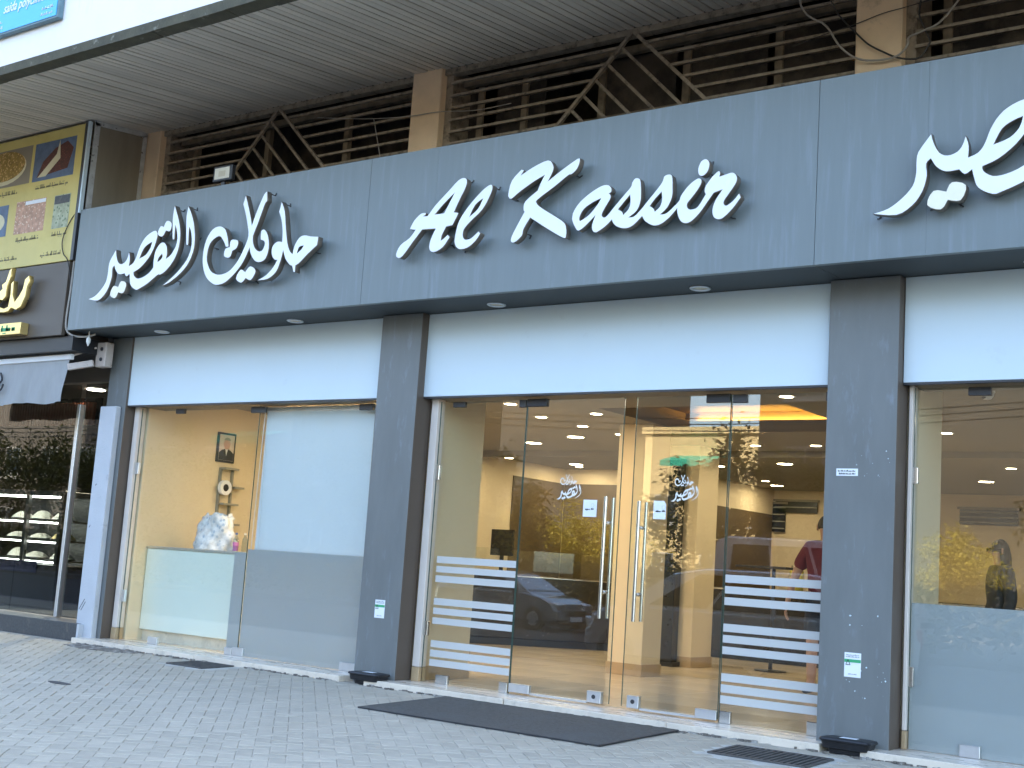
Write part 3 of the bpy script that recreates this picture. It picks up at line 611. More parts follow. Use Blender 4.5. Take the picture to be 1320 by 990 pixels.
# ------------------------------------------------------------------ ground, road, pavement
def zp(y):
    """pavement level: falls 3 % from the shop fronts towards the road"""
    return -0.05 + 0.03 * min(0.0, y + 0.42)

one(MB().box(-150, 150, -160, 120, -1.2, -0.62), 'ground', 'earth', 'dry open ground round the street', 'ground', kind='structure')
one(MB().box(-120, 60, -19.6, -6.75, -0.9, -0.40), 'road', 'asphalt', 'dark asphalt road behind the viewer, mirrored in the doors', 'road', kind='structure')
mb = MB()
prof = [(-40.0, 0), (25.0, 0)]
mb.prism([(-45, -6.55, zp(-6.55)), (-45, -0.42, -0.056), (-45, 12.5, -0.085), (-45, 12.5, -0.7), (-45, -6.55, -0.7)], (70, 0, 0))
pave = one(mb, 'pavement', 'joint', 'grey block paving in front of the shops', 'pavement', kind='structure')
# bring the bedding 35 mm below the block tops everywhere
for v in pave.data.vertices:
    if v.co.z > -0.6 and v.co.y < -0.3: v.co.z = zp(v.co.y) - 0.0065
    elif v.co.z > -0.6: v.co.z = -0.0565
km = MB().box(-0.5, 0.5, -0.1, 0.1, -0.35, 0.0).mesh('kerb_stone', 0.015)
km.materials.append(MT['kerb'])
kerb = thing('kerb', 'pale kerb stones along the shop side of the road', 'kerb', (-5, -6.65, -0.24), kind='structure')
for i in range(40):
    shared('kerb_stone', km, kerb, (-28 + i * 1.01, -6.65, zp(-6.55) + 0.004))
far_pave = one(MB().box(-120, 60, -27.6, -19.6, -0.9, -0.26), 'far_pavement', 'far_slab', 'far pavement across the road', 'pavement', kind='structure')

# block paving laid in herringbone at 45 degrees: the 300 blocks nearest the viewer are single pieces
A45 = math.radians(45)
ca, sa = math.cos(A45), math.sin(A45)
cand = []
U = 0.102
GRATES = [(-11.95, -11.05, -0.83, -0.46), (-10.22, -9.72, -0.86, -0.46), (-4.15, -3.45, -1.16, -0.70)]
def in_hole(x, y):
    if y > -0.47: return True
    for gx0, gx1, gy0, gy1 in GRATES[1:]:
        if gx0 - 0.12 < x < gx1 + 0.12 and gy0 - 0.11 < y < gy1 + 0.11: return True
    return False
for iu in range(-170, 110):
    for iv in range(-150, 150):
        t = (iu - iv) % 4
        if t not in (0, 3): continue
        u, v = (iu + 1.0, iv + 0.5) if t == 0 else (iu + 0.5, iv + 1.0)
        u *= U; v *= U
        x, y = u * ca - v * sa - 6.5, u * sa + v * ca - 3.0
        # the wedge of pavement round what the picture shows
        if not (-13.6 < x < -1.2 and -6.45 < y < -0.3) or in_hole(x, y): continue
        if y < -1.2 and x < -12.6 - (y + 1.2) * -1.35 - 1.2: continue          # left limit
        if x > -2.0 + (y + 0.3) * 0.62 + 1.1: continue                          # right limit
        cand.append((x, y, A45 + (0 if t == 0 else math.pi / 2)))
def seen(x, y):
    d = Vector((x, y, zp(y))) - Vector((0, -9.3897, 1.0946))
    c = [Vector(r).dot(d) for r in R_CAM]
    return 660 + 1657.3 * c[0] / c[2], 495 + 1657.3 * c[1] / c[2], c[2]
def rank(c):
    px, py, dz = seen(c[0], c[1])
    inside = -5 <= px <= 1325 and py <= 996 and not (-7.0 < c[0] < -4.75 and c[1] > -1.7)
    return dz if inside else dz + 100
cand.sort(key=rank)
pm = MB().box(-0.0995, 0.0995, -0.0485, 0.0485, -0.03, 0.0).mesh('paver', 0.0035)
pm.materials.append(MT['paver'])
for x, y, a in cand[:300]:
    shared('paver', pm, pave, (x, y, zp(y) + rng.uniform(-0.002, 0.001)), (0.03 + rng.uniform(-.008, .008), rng.uniform(-.008, .008), a))
bm = bmesh.new()
for x, y, a in cand[300:]:
    M = Matrix.Translation((x, y, zp(y) + rng.uniform(-0.002, 0.001))) @ Matrix.Rotation(0.03 if y < -.42 else 0, 4, 'X') @ Matrix.Rotation(rng.uniform(-.008, .008), 4, 'Y') @ Matrix.Rotation(a, 4, 'Z')
    base = len(bm.verts)
    bm.from_mesh(pm)
    bm.verts.ensure_lookup_table()
    bmesh.ops.transform(bm, matrix=M, verts=bm.verts[base:])
me = bpy.data.meshes.new('block_paving')
bm.to_mesh(me); bm.free()
me.materials.append(MT['paver'])
_link(bpy.data.objects.new('block_paving', me), pave)['kind'] = 'stuff'

# ------------------------------------------------------------------ the apartment building above the shops
RT = 0.108                                  # the soffit rises inwards
bld = thing('apartment_building', 'white rendered building overhanging the shops on a slatted soffit', 'building', (-8, 0, 0))
zo, yo = 5.76, -2.385                        # outer lower edge of the overhang
mb = MB().box(-60, 40, yo, yo + 0.30, zo + 0.07, 36.1)
slab = mb.build('wall', 'slab', bld)
MB().box(-60, 40, yo + 0.30, 12.64, zo + 1.2, 35.9).build('upper_storeys', 'slab', bld)
MB().box(-60, 40, 12.65, 12.9, -0.6, 36.0).build('rear_wall', 'slab', bld)
mb = MB()
for i in range(60):
    x = -25 + i * 0.5
    mb.box(x, x + 0.5, yo - 0.012, yo + 0.145 + rng.uniform(-.006, .006), zo - 0.03 + rng.uniform(-.004, .004), zo + 0.068)
mb.build('drip_edge', 'drip', bld)
def zs(y): return 6.02 + RT * (y - 0.10)
mb = MB()
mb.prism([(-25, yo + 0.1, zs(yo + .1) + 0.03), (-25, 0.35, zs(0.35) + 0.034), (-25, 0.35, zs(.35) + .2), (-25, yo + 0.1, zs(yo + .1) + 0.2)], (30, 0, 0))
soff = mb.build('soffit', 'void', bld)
L = math.hypot(2.36, 2.36 * RT) / 2
sm = MB()
sm.prism([(-0.039, -L, 0.020), (-0.037, -L, -0.001), (-0.018, -L, -0.005), (0.018, -L, -0.005), (0.037, -L, -0.001), (0.039, -L, 0.020)], (0, 2 * L, 0))
sm = sm.mesh('slat')
sm.materials.append(MT['slat'])
i = 0
x = -17.4
while x < -1.2:
    shared('slat', sm, soff, (x, -1.08, zs(-1.08) + rng.uniform(-.004, .003)), (math.atan(RT) + rng.uniform(-.0015, .0015), rng.uniform(-.02, .02), 0))
    x += 0.0885
for x0, x1 in ((-12.78, -12.41), (-8.44, -8.06), (-3.74, -3.36), (1.2, 1.6), (-17.3, -16.9)):
    MB().box(x0, x1, 0.05, 0.55, 3.2, 6.04).build('column', 'column', bld, bevel=0.008)
    MB().box(x1, x1 + 0.085, 0.14, 0.5, 3.2, 6.03).build('column_return', 'grille', bld)
MB().box(-25, 5, 0.10, 0.20, 5.955, 6.015).build('head_beam', 'grille', bld)
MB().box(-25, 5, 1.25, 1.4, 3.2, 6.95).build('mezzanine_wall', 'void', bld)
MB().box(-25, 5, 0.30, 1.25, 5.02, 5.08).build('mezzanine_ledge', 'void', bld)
# building mass behind and beside (gives the shade the shops stand in)
MB().box(-60, -25, -0.6, 11.9, -0.6, 6.9).build('flank', 'stone_wall', bld)
MB().box(6, 40, -0.6, 11.9, -0.6, 6.9).build('flank', 'stone_wall', bld)

# window grilles between the columns: horizontal bars round a chevron of slanting bars
ZB = [5.86, 5.722, 5.595, 5.468, 5.345, 5.222]
def grille(x0, x1, xa, label):
    g = thing('window_grille', label, 'grille', ((x0 + x1) / 2, 0.12, 5.05), 'rusty window grilles above the shop signs')
    y = 0.115
    za = 5.985
    for z in ZB:
        w = za - z
        MB().bar((x0, y, z), (xa - w, y, z), 0.026, 0.03).build('bar', 'grille', g)
        MB().bar((xa + w, y, z), (x1, y, z), 0.026, 0.03).build('bar', 'grille', g)
    zb = 4.86
    MB().bar((xa, y - 0.012, za), (xa - (za - zb), y - 0.012, zb), 0.032, 0.03).build('chevron_bar', 'grille', g)
    MB().bar((xa, y - 0.012, za), (xa + (za - zb), y - 0.012, zb), 0.032, 0.03).build('chevron_bar', 'grille', g)
    for z in ZB:
        xs = xa - (za - z)
        MB().bar((xs, y, z), (xs + (z - zb), y, zb), 0.028, 0.028).build('slanting_bar', 'grille', g)
    for z in (5.10, 4.975):
        MB().bar((x0, y, z), (xa - (za - z), y, z), 0.026, 0.03).build('bar', 'grille', g)
        MB().bar((xa + (za - z), y, z), (x1, y, z), 0.026, 0.03).build('bar', 'grille', g)
    # sashes and mesh seen behind the bars
    MB().box(x0, x1, 0.42, 0.47, 5.30, 5.36).build('sill_rail', 'void_pale', g)
    MB().box(x0, x1, 0.30, 0.36, 5.88, 5.95).build('head_rail', 'void_pale', g)
    k = x0 + 0.12
    while k < x1:
        MB().box(k, k + 0.07, 0.40, 0.46, 4.9, 5.95).build('mullion', 'void_pale', g)
        if rng.random() < 0.62:
            p = MB().box(k + 0.07, k + 0.82, 0.43, 0.44, 5.36, 5.9).build('mesh_panel', 'void', g)
        k += rng.choice((0.55, 0.9, 0.9, 1.25))
    return g
grille(-12.32, -8.44, -10.44, 'rusty chevron grille above the white Arabic lettering')
grille(-7.97, -3.74, -5.865, 'rusty chevron grille above the white Latin script lettering')
grille(-3.27, 1.2, -1.05, 'rusty grille with looped cables at the far end of the sign band')

# ------------------------------------------------------------------ sign band
fas = thing('sign_fascia', 'long grey metal sign band carrying white raised lettering', 'sign band', (-8, -0.75, 3.42))
SEAMS = [-12.655, -8.155, -7.335, -3.685, -2.868, 1.6]
TIGHT = (-7.335, -2.868)                     # butt joints that hardly show
for a, b in zip(SEAMS, SEAMS[1:]):
    MB().box(a + (0.0003 if a in TIGHT else 0.002), b - (0.0003 if b in TIGHT else 0.002), -0.752 + rng.uniform(-.0004, .0004), -0.70, 3.422, 4.835).build('cladding_panel', 'fascia', fas, bevel=0.0008)
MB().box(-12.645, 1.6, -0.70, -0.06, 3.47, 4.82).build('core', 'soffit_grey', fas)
cuts = [-12.64, -8.155, -3.685, 1.6]
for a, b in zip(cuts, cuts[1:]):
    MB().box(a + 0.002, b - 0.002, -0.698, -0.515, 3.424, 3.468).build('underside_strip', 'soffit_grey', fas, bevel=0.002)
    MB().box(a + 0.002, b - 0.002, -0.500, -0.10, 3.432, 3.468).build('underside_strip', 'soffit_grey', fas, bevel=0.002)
for i, (x, y) in enumerate(((-11.54, -0.31), (-9.45, -0.31), (-6.895, -0.31), (-4.84, -0.31), (-2.24, -0.31), (0.1, -0.31))):
    d = thing('recessed_spotlight', ('unlit round spotlight under the sign band, first from the neighbouring menu board', 'unlit round spotlight under the sign band above the white blind', 'unlit round spotlight under the sign band above the left door leaf', 'unlit round spotlight under the sign band near the middle grey pillar, right of the doors', 'unlit round spotlight under the sign band above the last window', 'unlit round spotlight under the sign band past the picture edge')[i], 'spotlight', (x, y, 3.43), 'unlit spotlights under the sign band')
    MB().lathe((x, y, 0), [(0.062, 3.4315), (0.085, 3.4315), (0.088, 3.425), (0.080, 3.419), (0.064, 3.421), (0.062, 3.4275)], 28, ring=True).build('bezel', 'alu', d, smooth=True)
    MB().lathe((x, y, 0), [(0.0615, 3.4312), (0.0615, 3.4285), (0.03, 3.426), (0.0, 3.4255)], 24).build('lens', 'lens_off', d, smooth=True)

# raised lettering -------------------------------------------------------------
def contours(key, dx=0.0):
    out = []
    for c in LETTERS[key]:
        n = [int(t) / 1000 for t in c.split()]
        out.append([(n[i] + dx, n[i + 1]) for i in range(0, len(n), 2)])
    return out
def lettering(name, label, keys, dx=0.0, aged=()):
    xs = [x for k in keys for c in contours(k, dx) for x, z in c]
    t = thing(name, label, 'lettering', ((min(xs) + max(xs)) / 2, -0.875, 3.7))
    for k in keys:
        cs = contours(k, dx)
        me = outline_mesh(cs, -0.875, 0.066, (('acrylic_aged' if k in aged else 'acrylic'), 'return'), 'letter', 0.002)
        o = _link(bpy.data.objects.new('letter', me), t)
        # stand-off pins to the band behind
        pts = cs[0]
        pins = [pts[0], pts[len(pts) // 3], pts[2 * len(pts) // 3]]
        cx, cz = sum(p[0] for p in pts) / len(pts), sum(p[1] for p in pts) / len(pts)
        mb = MB()
        for px, pz in pins:
            d = Vector((cx - px, cz - pz)); d.normalize()
            px, pz = px + d.x * 0.012, pz + d.y * 0.012
            mb.tube([(px, -0.81, pz), (px, -0.751, pz)], 0.005, 6)
            mb.bar((px - d.x * 0.03, -0.758, pz - d.y * .03), (px, -0.758, pz), 0.008, 0.008)
        mb.build('stand_off', 'dark_metal', o)
    return t
lettering('sign_lettering', 'white Arabic lettering on the sign band beside the yellow menu board', ['qasir', 'qdot1', 'qdot2', 'alif', 'taa', 'tdot', 'ydot', 'hlw'], aged=('qdot1',))
lettering('sign_lettering', 'white Latin script lettering reading Al Kassir above the doors', ['A', 'l', 'K', 'assir', 'idot'])
lettering('sign_lettering', 'white Arabic lettering cut off by the picture edge', ['qasir', 'qdot1', 'qdot2', 'alif', 'taa', 'tdot', 'ydot', 'hlw'], dx=8.945, aged=('qdot1',))

# ------------------------------------------------------------------ pillars, lintel panels, jambs, threshold
def pillar(x0, x1, yf, label):
    t = thing('pillar', label, 'pillar', ((x0 + x1) / 2, yf, -0.05), kind='thing')
    MB().box(x0, x1 - .003, yf, -0.02, -0.07, 3.423).build('cladding', 'pillar', t, bevel=0.003)
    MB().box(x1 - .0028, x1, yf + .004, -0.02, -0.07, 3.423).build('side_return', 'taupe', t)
    return t
p1 = pillar(-12.575, -12.225, -0.17, 'narrow grey pillar edge between white plaster and the blind window')
MB().box(-12.58, -12.29, -0.245, -0.172, -0.07, 2.615).build('plaster_face', 'plaster', p1, bevel=0.012, segs=2)
mb = MB()
for a, b in (((-12.47, .42), (-12.555, .30)), ((-12.45, .39), (-12.52, .29)), ((-12.52, 1.25), (-12.54, 1.22)), ((-12.49, 1.72), (-12.51, 1.70)), ((-12.55, .12), (-12.53, .13))):
    mb.bar((a[0], -0.2462, a[1]), (b[0], -0.2462, b[1]), 0.008, 0.001)
mb.build('scratch', 'dark_metal', p1)
p2 = pillar(-8.318, -7.812, -0.24, 'grey pillar between the blind window and the glass doors')
p3 = pillar(-3.76, -3.22, -0.24, 'grey pillar with two stickers, between the doors and the last window')
pillar(1.2, 1.75, -0.24, 'grey pillar beyond the last window')
# small paint chips on the pillar by the doors
r2 = random.Random(3)
mb = MB()
for k in range(34):
    x, z = r2.uniform(-3.55, -3.25), r2.choice((r2.uniform(.25, .95), r2.uniform(.4, .6), r2.uniform(1.9, 2.2)))
    s = r2.choice((.002, .003, .004, .007)) * r2.uniform(.6, 1.2)
    mb.prism([(x + s * math.cos(a) * r2.uniform(.6, 1.3), -0.2412, z + s * math.sin(a) * r2.uniform(.6, 1.3)) for a in (0, 1.05, 2.1, 3.14, 4.2, 5.2)], (0, 0.0015, 0))
mb.build('paint_chips', 'white_panel', p3)

for x0, x1, lab in ((-12.445, -8.395, 'white lintel panel above the blind window'), (-7.832, -3.80, 'white lintel panel above the glass doors'), (-3.215, 1.19, 'white lintel panel above the last window')):
    t = thing('lintel_panel', lab, 'panel', ((x0 + x1) / 2, -0.14, 2.62), 'white panels above the glazing')
    MB().box(x0, x1, -0.14, -0.11, 2.634, 3.428).build('panel_sheet', 'white_panel', t, bevel=0.002)
    MB().box(x0, x1, -0.137, -0.09, 2.617, 2.6335).build('edge_trim', 'dark_metal', t)
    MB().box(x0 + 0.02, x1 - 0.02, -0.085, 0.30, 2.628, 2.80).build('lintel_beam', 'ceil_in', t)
def jamb(x0, x1, lab, nub=True):
    t = thing('door_jamb', lab, 'jamb', (x0, 0, 0), 'cream jambs beside the glazing')
    MB().box(x0, x1, -0.045, 0.06, 0.13, 2.626).build('post', 'jamb', t, bevel=0.004)
    MB().box(x0, x1 + 0.004, -0.05, 0.06, 0.0, 0.128).build('foot', 'skirting', t, bevel=0.004)
jamb(-12.205, -12.126, 'cream jamb beside the mint counter window')
jamb(-7.782, -7.700, 'cream jamb beside the striped pane left of the doors')
jamb(-3.200, -3.172, 'thin cream jamb at the frosted last window')

th = thing('threshold', 'cream marble threshold strip along the shop front', 'threshold', (-8, -0.2, -0.05))
mb_edges = [(-12.39, -10.35), (-10.345, -8.33), (-8.02, -6.45), (-6.445, -4.9), (-4.895, -3.66), (-3.36, -1.4), (-1.395, 1.2)]
for a, b in mb_edges:
    MB().box(a, b, -0.425 + rng.uniform(-.006, .006), 0.10, -0.085, 0.0 + rng.uniform(-.0015, .0)).build('marble_slab', 'marble', th, bevel=0.005)
# crumbling mortar along the foot of the threshold
r3 = random.Random(11)
mb = MB()
for a, b in ((-12.3, -8.4), (-7.95, -3.6), (-3.4, -1.0)):
    x = a
    while x < b:
        w = r3.uniform(.012, .07)
        yy = -0.432 - abs(r3.gauss(0, .022))
        if math.sin(x * 2.1) + math.sin(x * 5.3 + 1) + r3.uniform(-1.2, 1.6) > -.2:
            n = 7
            mb.prism([(x + w * .5 + w * .62 * math.cos(q * 2 * math.pi / n) * r3.uniform(.6, 1.25), yy + r3.uniform(.006, .02) * math.sin(q * 2 * math.pi / n) * r3.uniform(.6, 1.4), -0.06) for q in range(n)], (0, 0, r3.uniform(.010, .022)))
        x += w * .5
tag(mb.build('mortar_crumbs', 'dirt'), 'broken mortar strip along the marble threshold', 'mortar', kind='stuff')

# ------------------------------------------------------------------ glazing
GT = 0.005
def pane(parent, x0, x1, z0, z1, y=0.0, name='pane', m='glass', edges='lr'):
    g = MB().box(x0, x1, y - GT, y + GT, z0, z1).build(name, m, parent)
    if 'l' in edges: MB().box(x0 - 0.0012, x0 + 0.002, y - GT - .0006, y + GT + .0006, z0, z1).build('polished_edge', 'glass_edge', g)
    if 'r' in edges: MB().box(x1 - 0.002, x1 + 0.0012, y - GT - .0006, y + GT + .0006, z0, z1).build('polished_edge', 'glass_edge', g)
    return g
def clip(parent, x0, x1, z0, z1, m='alu', name='glass_clamp', y=0.0, d=0.018):
    return MB().box(x0, x1, y - d, y + d, z0, z1).build(name, m, parent, bevel=0.003)
BARS = [(1.090, 1.152), (1.004, 1.062), (0.914, 0.975), (0.706, 0.768), (0.621, 0.680), (0.532, 0.591), (0.322, 0.384), (0.236, 0.298), (0.152, 0.213)]

w1 = thing('shop_window', 'clear window pane in front of the mint counter', 'window', (-11.1, 0, 0), kind='thing')
pane(w1, -12.124, -10.182, 0.0015, 2.612, edges='l')
MB().box(-10.36, -10.184, GT + .0008, GT + .0018, 0.002, 1.06).build('frosted_film', 'film_grey', w1)
clip(w1, -11.52, -11.38, 2.545, 2.60, 'dark_metal')
clip(w1, -12.135, -12.075, 1.86, 1.99); clip(w1, -12.135, -12.075, 0.42, 0.55)
clip(w1, -11.60, -11.44, 0.0, 0.075); clip(w1, -10.36, -10.25, 0.0, 0.072)
w2 = thing('shop_window', 'window pane with white blind above and frosted film below', 'window', (-9.2, 0, 0), kind='thing')
pane(w2, -10.172, -8.33, 0.0015, 2.612)
MB().box(-10.165, -8.335, GT + .0008, GT + .0018, 0.002, 1.095).build('frosted_film', 'film_grey', w2)
clip(w2, -10.30, -10.08, 2.535, 2.60, 'dark_metal'); clip(w2, -8.74, -8.56, 2.54, 2.60, 'dark_metal')
clip(w2, -10.24, -10.08, 0.0, 0.085); clip(w2, -8.72, -8.52, 0.0, 0.08)

def striped(x0, x1, lab, bx0, bx1):
    t = thing('side_light', lab, 'glass panel', ((x0 + x1) / 2, 0, 0))
    pane(t, x0, x1, 0.0015, 2.60)
    for a, b in BARS:
        MB().box(bx0, bx1, -GT - .0016, -GT - .0006, a, b).build('frosted_stripe', 'film', t)
    return t
s1 = striped(-7.698, -6.700, 'fixed glass panel with frosted stripes left of the doors', -7.61, -6.705)
clip(s1, -7.545, -7.405, 2.545, 2.596, 'dark_metal'); clip(s1, -7.715, -7.655, 1.86, 2.0, 'steel'); clip(s1, -7.715, -7.655, 0.42, 0.55, 'steel')
clip(s1, -7.52, -7.38, 0.0, 0.082, 'steel'); clip(s1, -6.80, -6.712, 0.0, 0.092, 'steel'); clip(s1, -6.78, -6.71, 2.53, 2.60, 'dark_metal')
s2 = striped(-4.662, -3.765, 'fixed glass panel with frosted stripes right of the doors', -4.655, -3.77)
clip(s2, -4.652, -4.56, 0.0, 0.095, 'steel'); clip(s2, -3.93, -3.80, 0.0, 0.10, 'steel'); clip(s2, -4.652, -4.53, 2.53, 2.598, 'dark_metal'); clip(s2, -3.86, -3.77, 2.53, 2.60, 'dark_metal')

def logo(parent, xc, zc, name='logo'):
    """the shop's Arabic name in white vinyl, first word above the second"""
    o = None
    groups = ((['hlw', 'taa', 'tdot', 'ydot'], -9.43, 4.25, 0.105, zc + 0.062), (['qasir', 'qdot1', 'qdot2', 'alif'], -11.32, 4.17, 0.150, zc - 0.05))
    for keys, cx, cz, k, z in groups:
        for key in keys:
            me = outline_mesh(contours(key), -GT - .0022, 0.001, ('white_vinyl',), name, 0.0, lambda a, b: (xc + (a - cx) * k, z + (b - cz) * k))
            o = _link(bpy.data.objects.new(name, me), parent)
def pull(parent, x, z0, z1, yside):
    """tubular pull handle on both faces of a leaf"""
    h = None
    for sgn in (-1, 1):
        y = sgn * 0.062
        h = MB().tube([(x, y, z0), (x, y, z1)], 0.0155, 14).build('pull_bar', 'steel', parent, smooth=False)
    mb = MB()
    for z in (z0 + 0.22, z1 - 0.22):
        mb.tube([(x, -0.062, z), (x, 0.062, z)], 0.009, 10)
        for sgn in (-1, 1): mb.lathe((x, sgn * 0.0105, z), [(0.016, -.004), (0.016, .004)], 14, 'y')
    mb.build('handle_post', 'steel', h)
def notice(parent, x0, x1, z0, z1, seed, cut=False):
    y = -GT - .0022
    if cut:
        s = MB().prism([(x0, y, z0), (x1, y, z0), (x1, y, z1 - .03), (x1 - .02, y, z1), (x0, y, z1)], (0, .001, 0)).build('paper_notice', 'paper', parent)
    else:
        s = MB().box(x0, x1, y, y + .001, z0, z1).build('paper_notice', 'paper', parent)
    mb = MB()
    scribble(mb, x0 + .022, z0 + .055, .045, .020, y - .0017, seed, th=.3)
    scribble(mb, x0 + .080, z0 + .058, .028, .018, y - .0017, seed + 1, th=.3)
    mb.build('print', 'ink', s)
    mb = MB()
    mb.tube([(x0 + .095 + .016 * math.cos(a / 14 * 6.283), y - .0006, z0 + .098 + .016 * math.sin(a / 14 * 6.283)) for a in range(14)], 0.0009, 4, closed=True)
    mb.build('stamp', 'grey_ink', s)
d1 = thing('glass_door', 'glass door leaf with its pull bar at the right edge', 'door', (-6.2, 0, 0), kind='thing')
pane(d1, -6.692, -5.672, 0.028, 2.598)
clip(d1, -6.690, -6.475, 2.535, 2.606, 'black', 'patch_fitting', d=.022); clip(d1, -6.690, -6.475, 0.018, 0.092, 'alu', 'patch_fitting', d=.022)
k = clip(d1, -5.880, -5.745, 0.022, 0.118, 'alu', 'lock_patch', d=.022)
MB().lathe((-5.812, -0.0225, 0.072), [(0.018, 0.0), (0.018, -.004), (.006, -.005)], 14, 'y').build('keyhole', 'dark_metal', k)
MB().box(-6.47, -5.885, -0.012, 0.012, 0.012, 0.030).build('bottom_seal', 'alu', d1)
pull(d1, -5.775, 0.72, 1.742, -1)
logo(d1, -6.195, 1.83)
notice(d1, -6.034, -5.895, 1.568, 1.714, 5)
d2 = thing('glass_door', 'glass door leaf with its pull bar at the left edge', 'door', (-5.1, 0, 0), kind='thing')
pane(d2, -5.552, -4.674, 0.028, 2.598)
clip(d2, -4.890, -4.678, 2.535, 2.606, 'black', 'patch_fitting', d=.022); clip(d2, -4.865, -4.678, 0.016, 0.090, 'alu', 'patch_fitting', d=.022)
k = clip(d2, -5.492, -5.382, 0.022, 0.122, 'alu', 'lock_patch', d=.022)
MB().lathe((-5.435, -0.0225, 0.075), [(0.018, 0.0), (0.018, -.004), (.006, -.005)], 14, 'y').build('keyhole', 'dark_metal', k)
MB().box(-5.375, -4.87, -0.012, 0.012, 0.012, 0.030).build('bottom_seal', 'alu', d2)
pull(d2, -5.448, 0.72, 1.712, 1)
logo(d2, -5.06, 1.84)
notice(d2, -5.340, -5.222, 1.570, 1.722, 9, True)

w3 = thing('shop_window', 'last window pane, frosted below the waist', 'window', (-1.5, 0, 0), kind='thing')
pane(w3, -3.170, 1.18, 0.0015, 2.612, edges='l')
MB().box(-3.165, 1.175, GT + .0008, GT + .0018, 0.002, 1.035).build('frosted_film', 'film_grey', w3)
clip(w3, -3.21, -3.135, 1.90, 2.02, 'steel'); clip(w3, -3.21, -3.135, 0.44, 0.58, 'steel')
clip(w3, -2.78, -2.62, 2.545, 2.607, 'dark_metal'); clip(w3, -2.80, -2.66, 0.0, 0.085, 'alu')
clip(w3, -0.9, -0.74, 0.0, 0.085, 'alu')

# stickers on the pillars ---------------------------------------------------------
def sticker(x0, x1, z0, z1, lab, seed, green=True):
    t = thing('sticker', lab, 'sticker', ((x0 + x1) / 2, -0.242, z0))
    y = -0.2428
    MB().box(x0, x1, y, y + .0018, z0, z1).build('sheet', 'paper', t)
    h = z1 - z0
    if green:
        MB().box(x0 + .001, x1 - .001, y - .0012, y - .0002, z1 - .40 * h, z1 - .27 * h).build('band', 'green_ink', t)
        mb = MB()
        scribble(mb, x0 + .012, z1 - .2 * h, (x1 - x0) * .8, .012, y - .0018, seed, th=.2)
        scribble(mb, x0 + .012, z1 - .12 * h, (x1 - x0) * .8, .010, y - .0018, seed + 1, th=.2)
        scribble(mb, x0 + .03, z0 + .1 * h, (x1 - x0) * .5, .010, y - .0018, seed + 2, th=.2)
        mb.build('print', 'grey_ink', t)
        mb = MB()
        xa, za, s = x0 + .028, z1 - .50 * h, .016
        for a, b in (((xa - s, za), (xa + s, za)), ((xa + s, za), (xa, za + 2.4 * s)), ((xa, za + 2.4 * s), (xa - s, za))):
            mb.bar((a[0], y - .002, a[1]), (b[0], y - .002, b[1]), .004, .001)
        mb.build('warning_triangle', 'ink', t)
    else:
        mb = MB()
        scribble(mb, x0 + .012, z0 + .55 * h, (x1 - x0) * .85, .014, y - .0018, seed, th=.25)
        scribble(mb, x0 + .02, z0 + .15 * h, (x1 - x0) * .75, .014, y - .0018, seed + 1, th=.25)
        mb.build('print', 'ink', t)
sticker(-3.562, -3.438, 0.476, 0.650, 'green and white warning sticker on the pillar right of the doors', 21)
sticker(-8.118, -7.998, 0.547, 0.713, 'green and white warning sticker on the pillar left of the doors', 31)
sticker(-3.668, -3.502, 1.930, 1.984, 'small white two line label high on the pillar by the doors', 41, False)

# ------------------------------------------------------------------ on the pavement
def bait_box(xc, yc, lab):
    t = thing('bait_box', lab, 'box', (xc, yc, zp(yc)), 'black bait boxes at the foot of the pillars')
    z = zp(yc) + .002
    def ring(w, d, zz, r=.03):
        out = []
        for cx, cy, a0 in ((w - r, d - r, 0), (-(w - r), d - r, 90), (-(w - r), -(d - r), 180), (w - r, -(d - r), 270)):
            for k in range(4):
                a = math.radians(a0 + k * 30)
                out.append((xc + cx + r * math.cos(a), yc + cy + r * math.sin(a), zz))
        return out
    MB().loft([ring(.128, .062, z), ring(.132, .066, z + .028), ring(.136, .07, z + .030), ring(.168, .082, z + .034), ring(.176, .088, z + .078), ring(.18, .09, z + .082)]).build('tray', 'black', t)
    lid = MB().loft([ring(.188, .096, z + .0825), ring(.190, .098, z + .092), ring(.184, .092, z + .102), ring(.15, .07, z + .108)]).build('lid', 'black', t)
    MB().box(xc - .05, xc + .07, yc - .04, yc + .03, z + .1085, z + .1095).build('label', 'paper', lid)
bait_box(-8.02, -0.36, 'black bait box at the pillar between the blind window and the doors')
bait_box(-3.47, -0.36, 'black bait box at the pillar with the two stickers')

t = thing('door_mat', 'large charcoal entrance mat in front of the glass doors', 'mat', (-5.9, -1.05, -0.07))
M0 = (-7.00, -4.765, -1.60, -0.475)
def mz(y): return zp(y) + .004
MB().prism([(M0[0], M0[2], mz(M0[2])), (M0[0], M0[3], mz(M0[3])), (M0[0], M0[3], mz(M0[3]) + .009), (M0[0], M0[2], mz(M0[2]) + .009)], (M0[1] - M0[0], 0, 0)).build('pile', 'mat', t)
mb = MB()
e = .018
for a, b in (((M0[0], M0[2]), (M0[1], M0[2])), ((M0[1], M0[2]), (M0[1], M0[3])), ((M0[1], M0[3]), (M0[0], M0[3])), ((M0[0], M0[3]), (M0[0], M0[2]))):
    mb.bar((a[0], a[1], mz(a[1]) + .004), (b[0], b[1], mz(b[1]) + .004), e, .010, (0, 0, 1))
mb.build('rubber_rim', 'mat_edge', t)

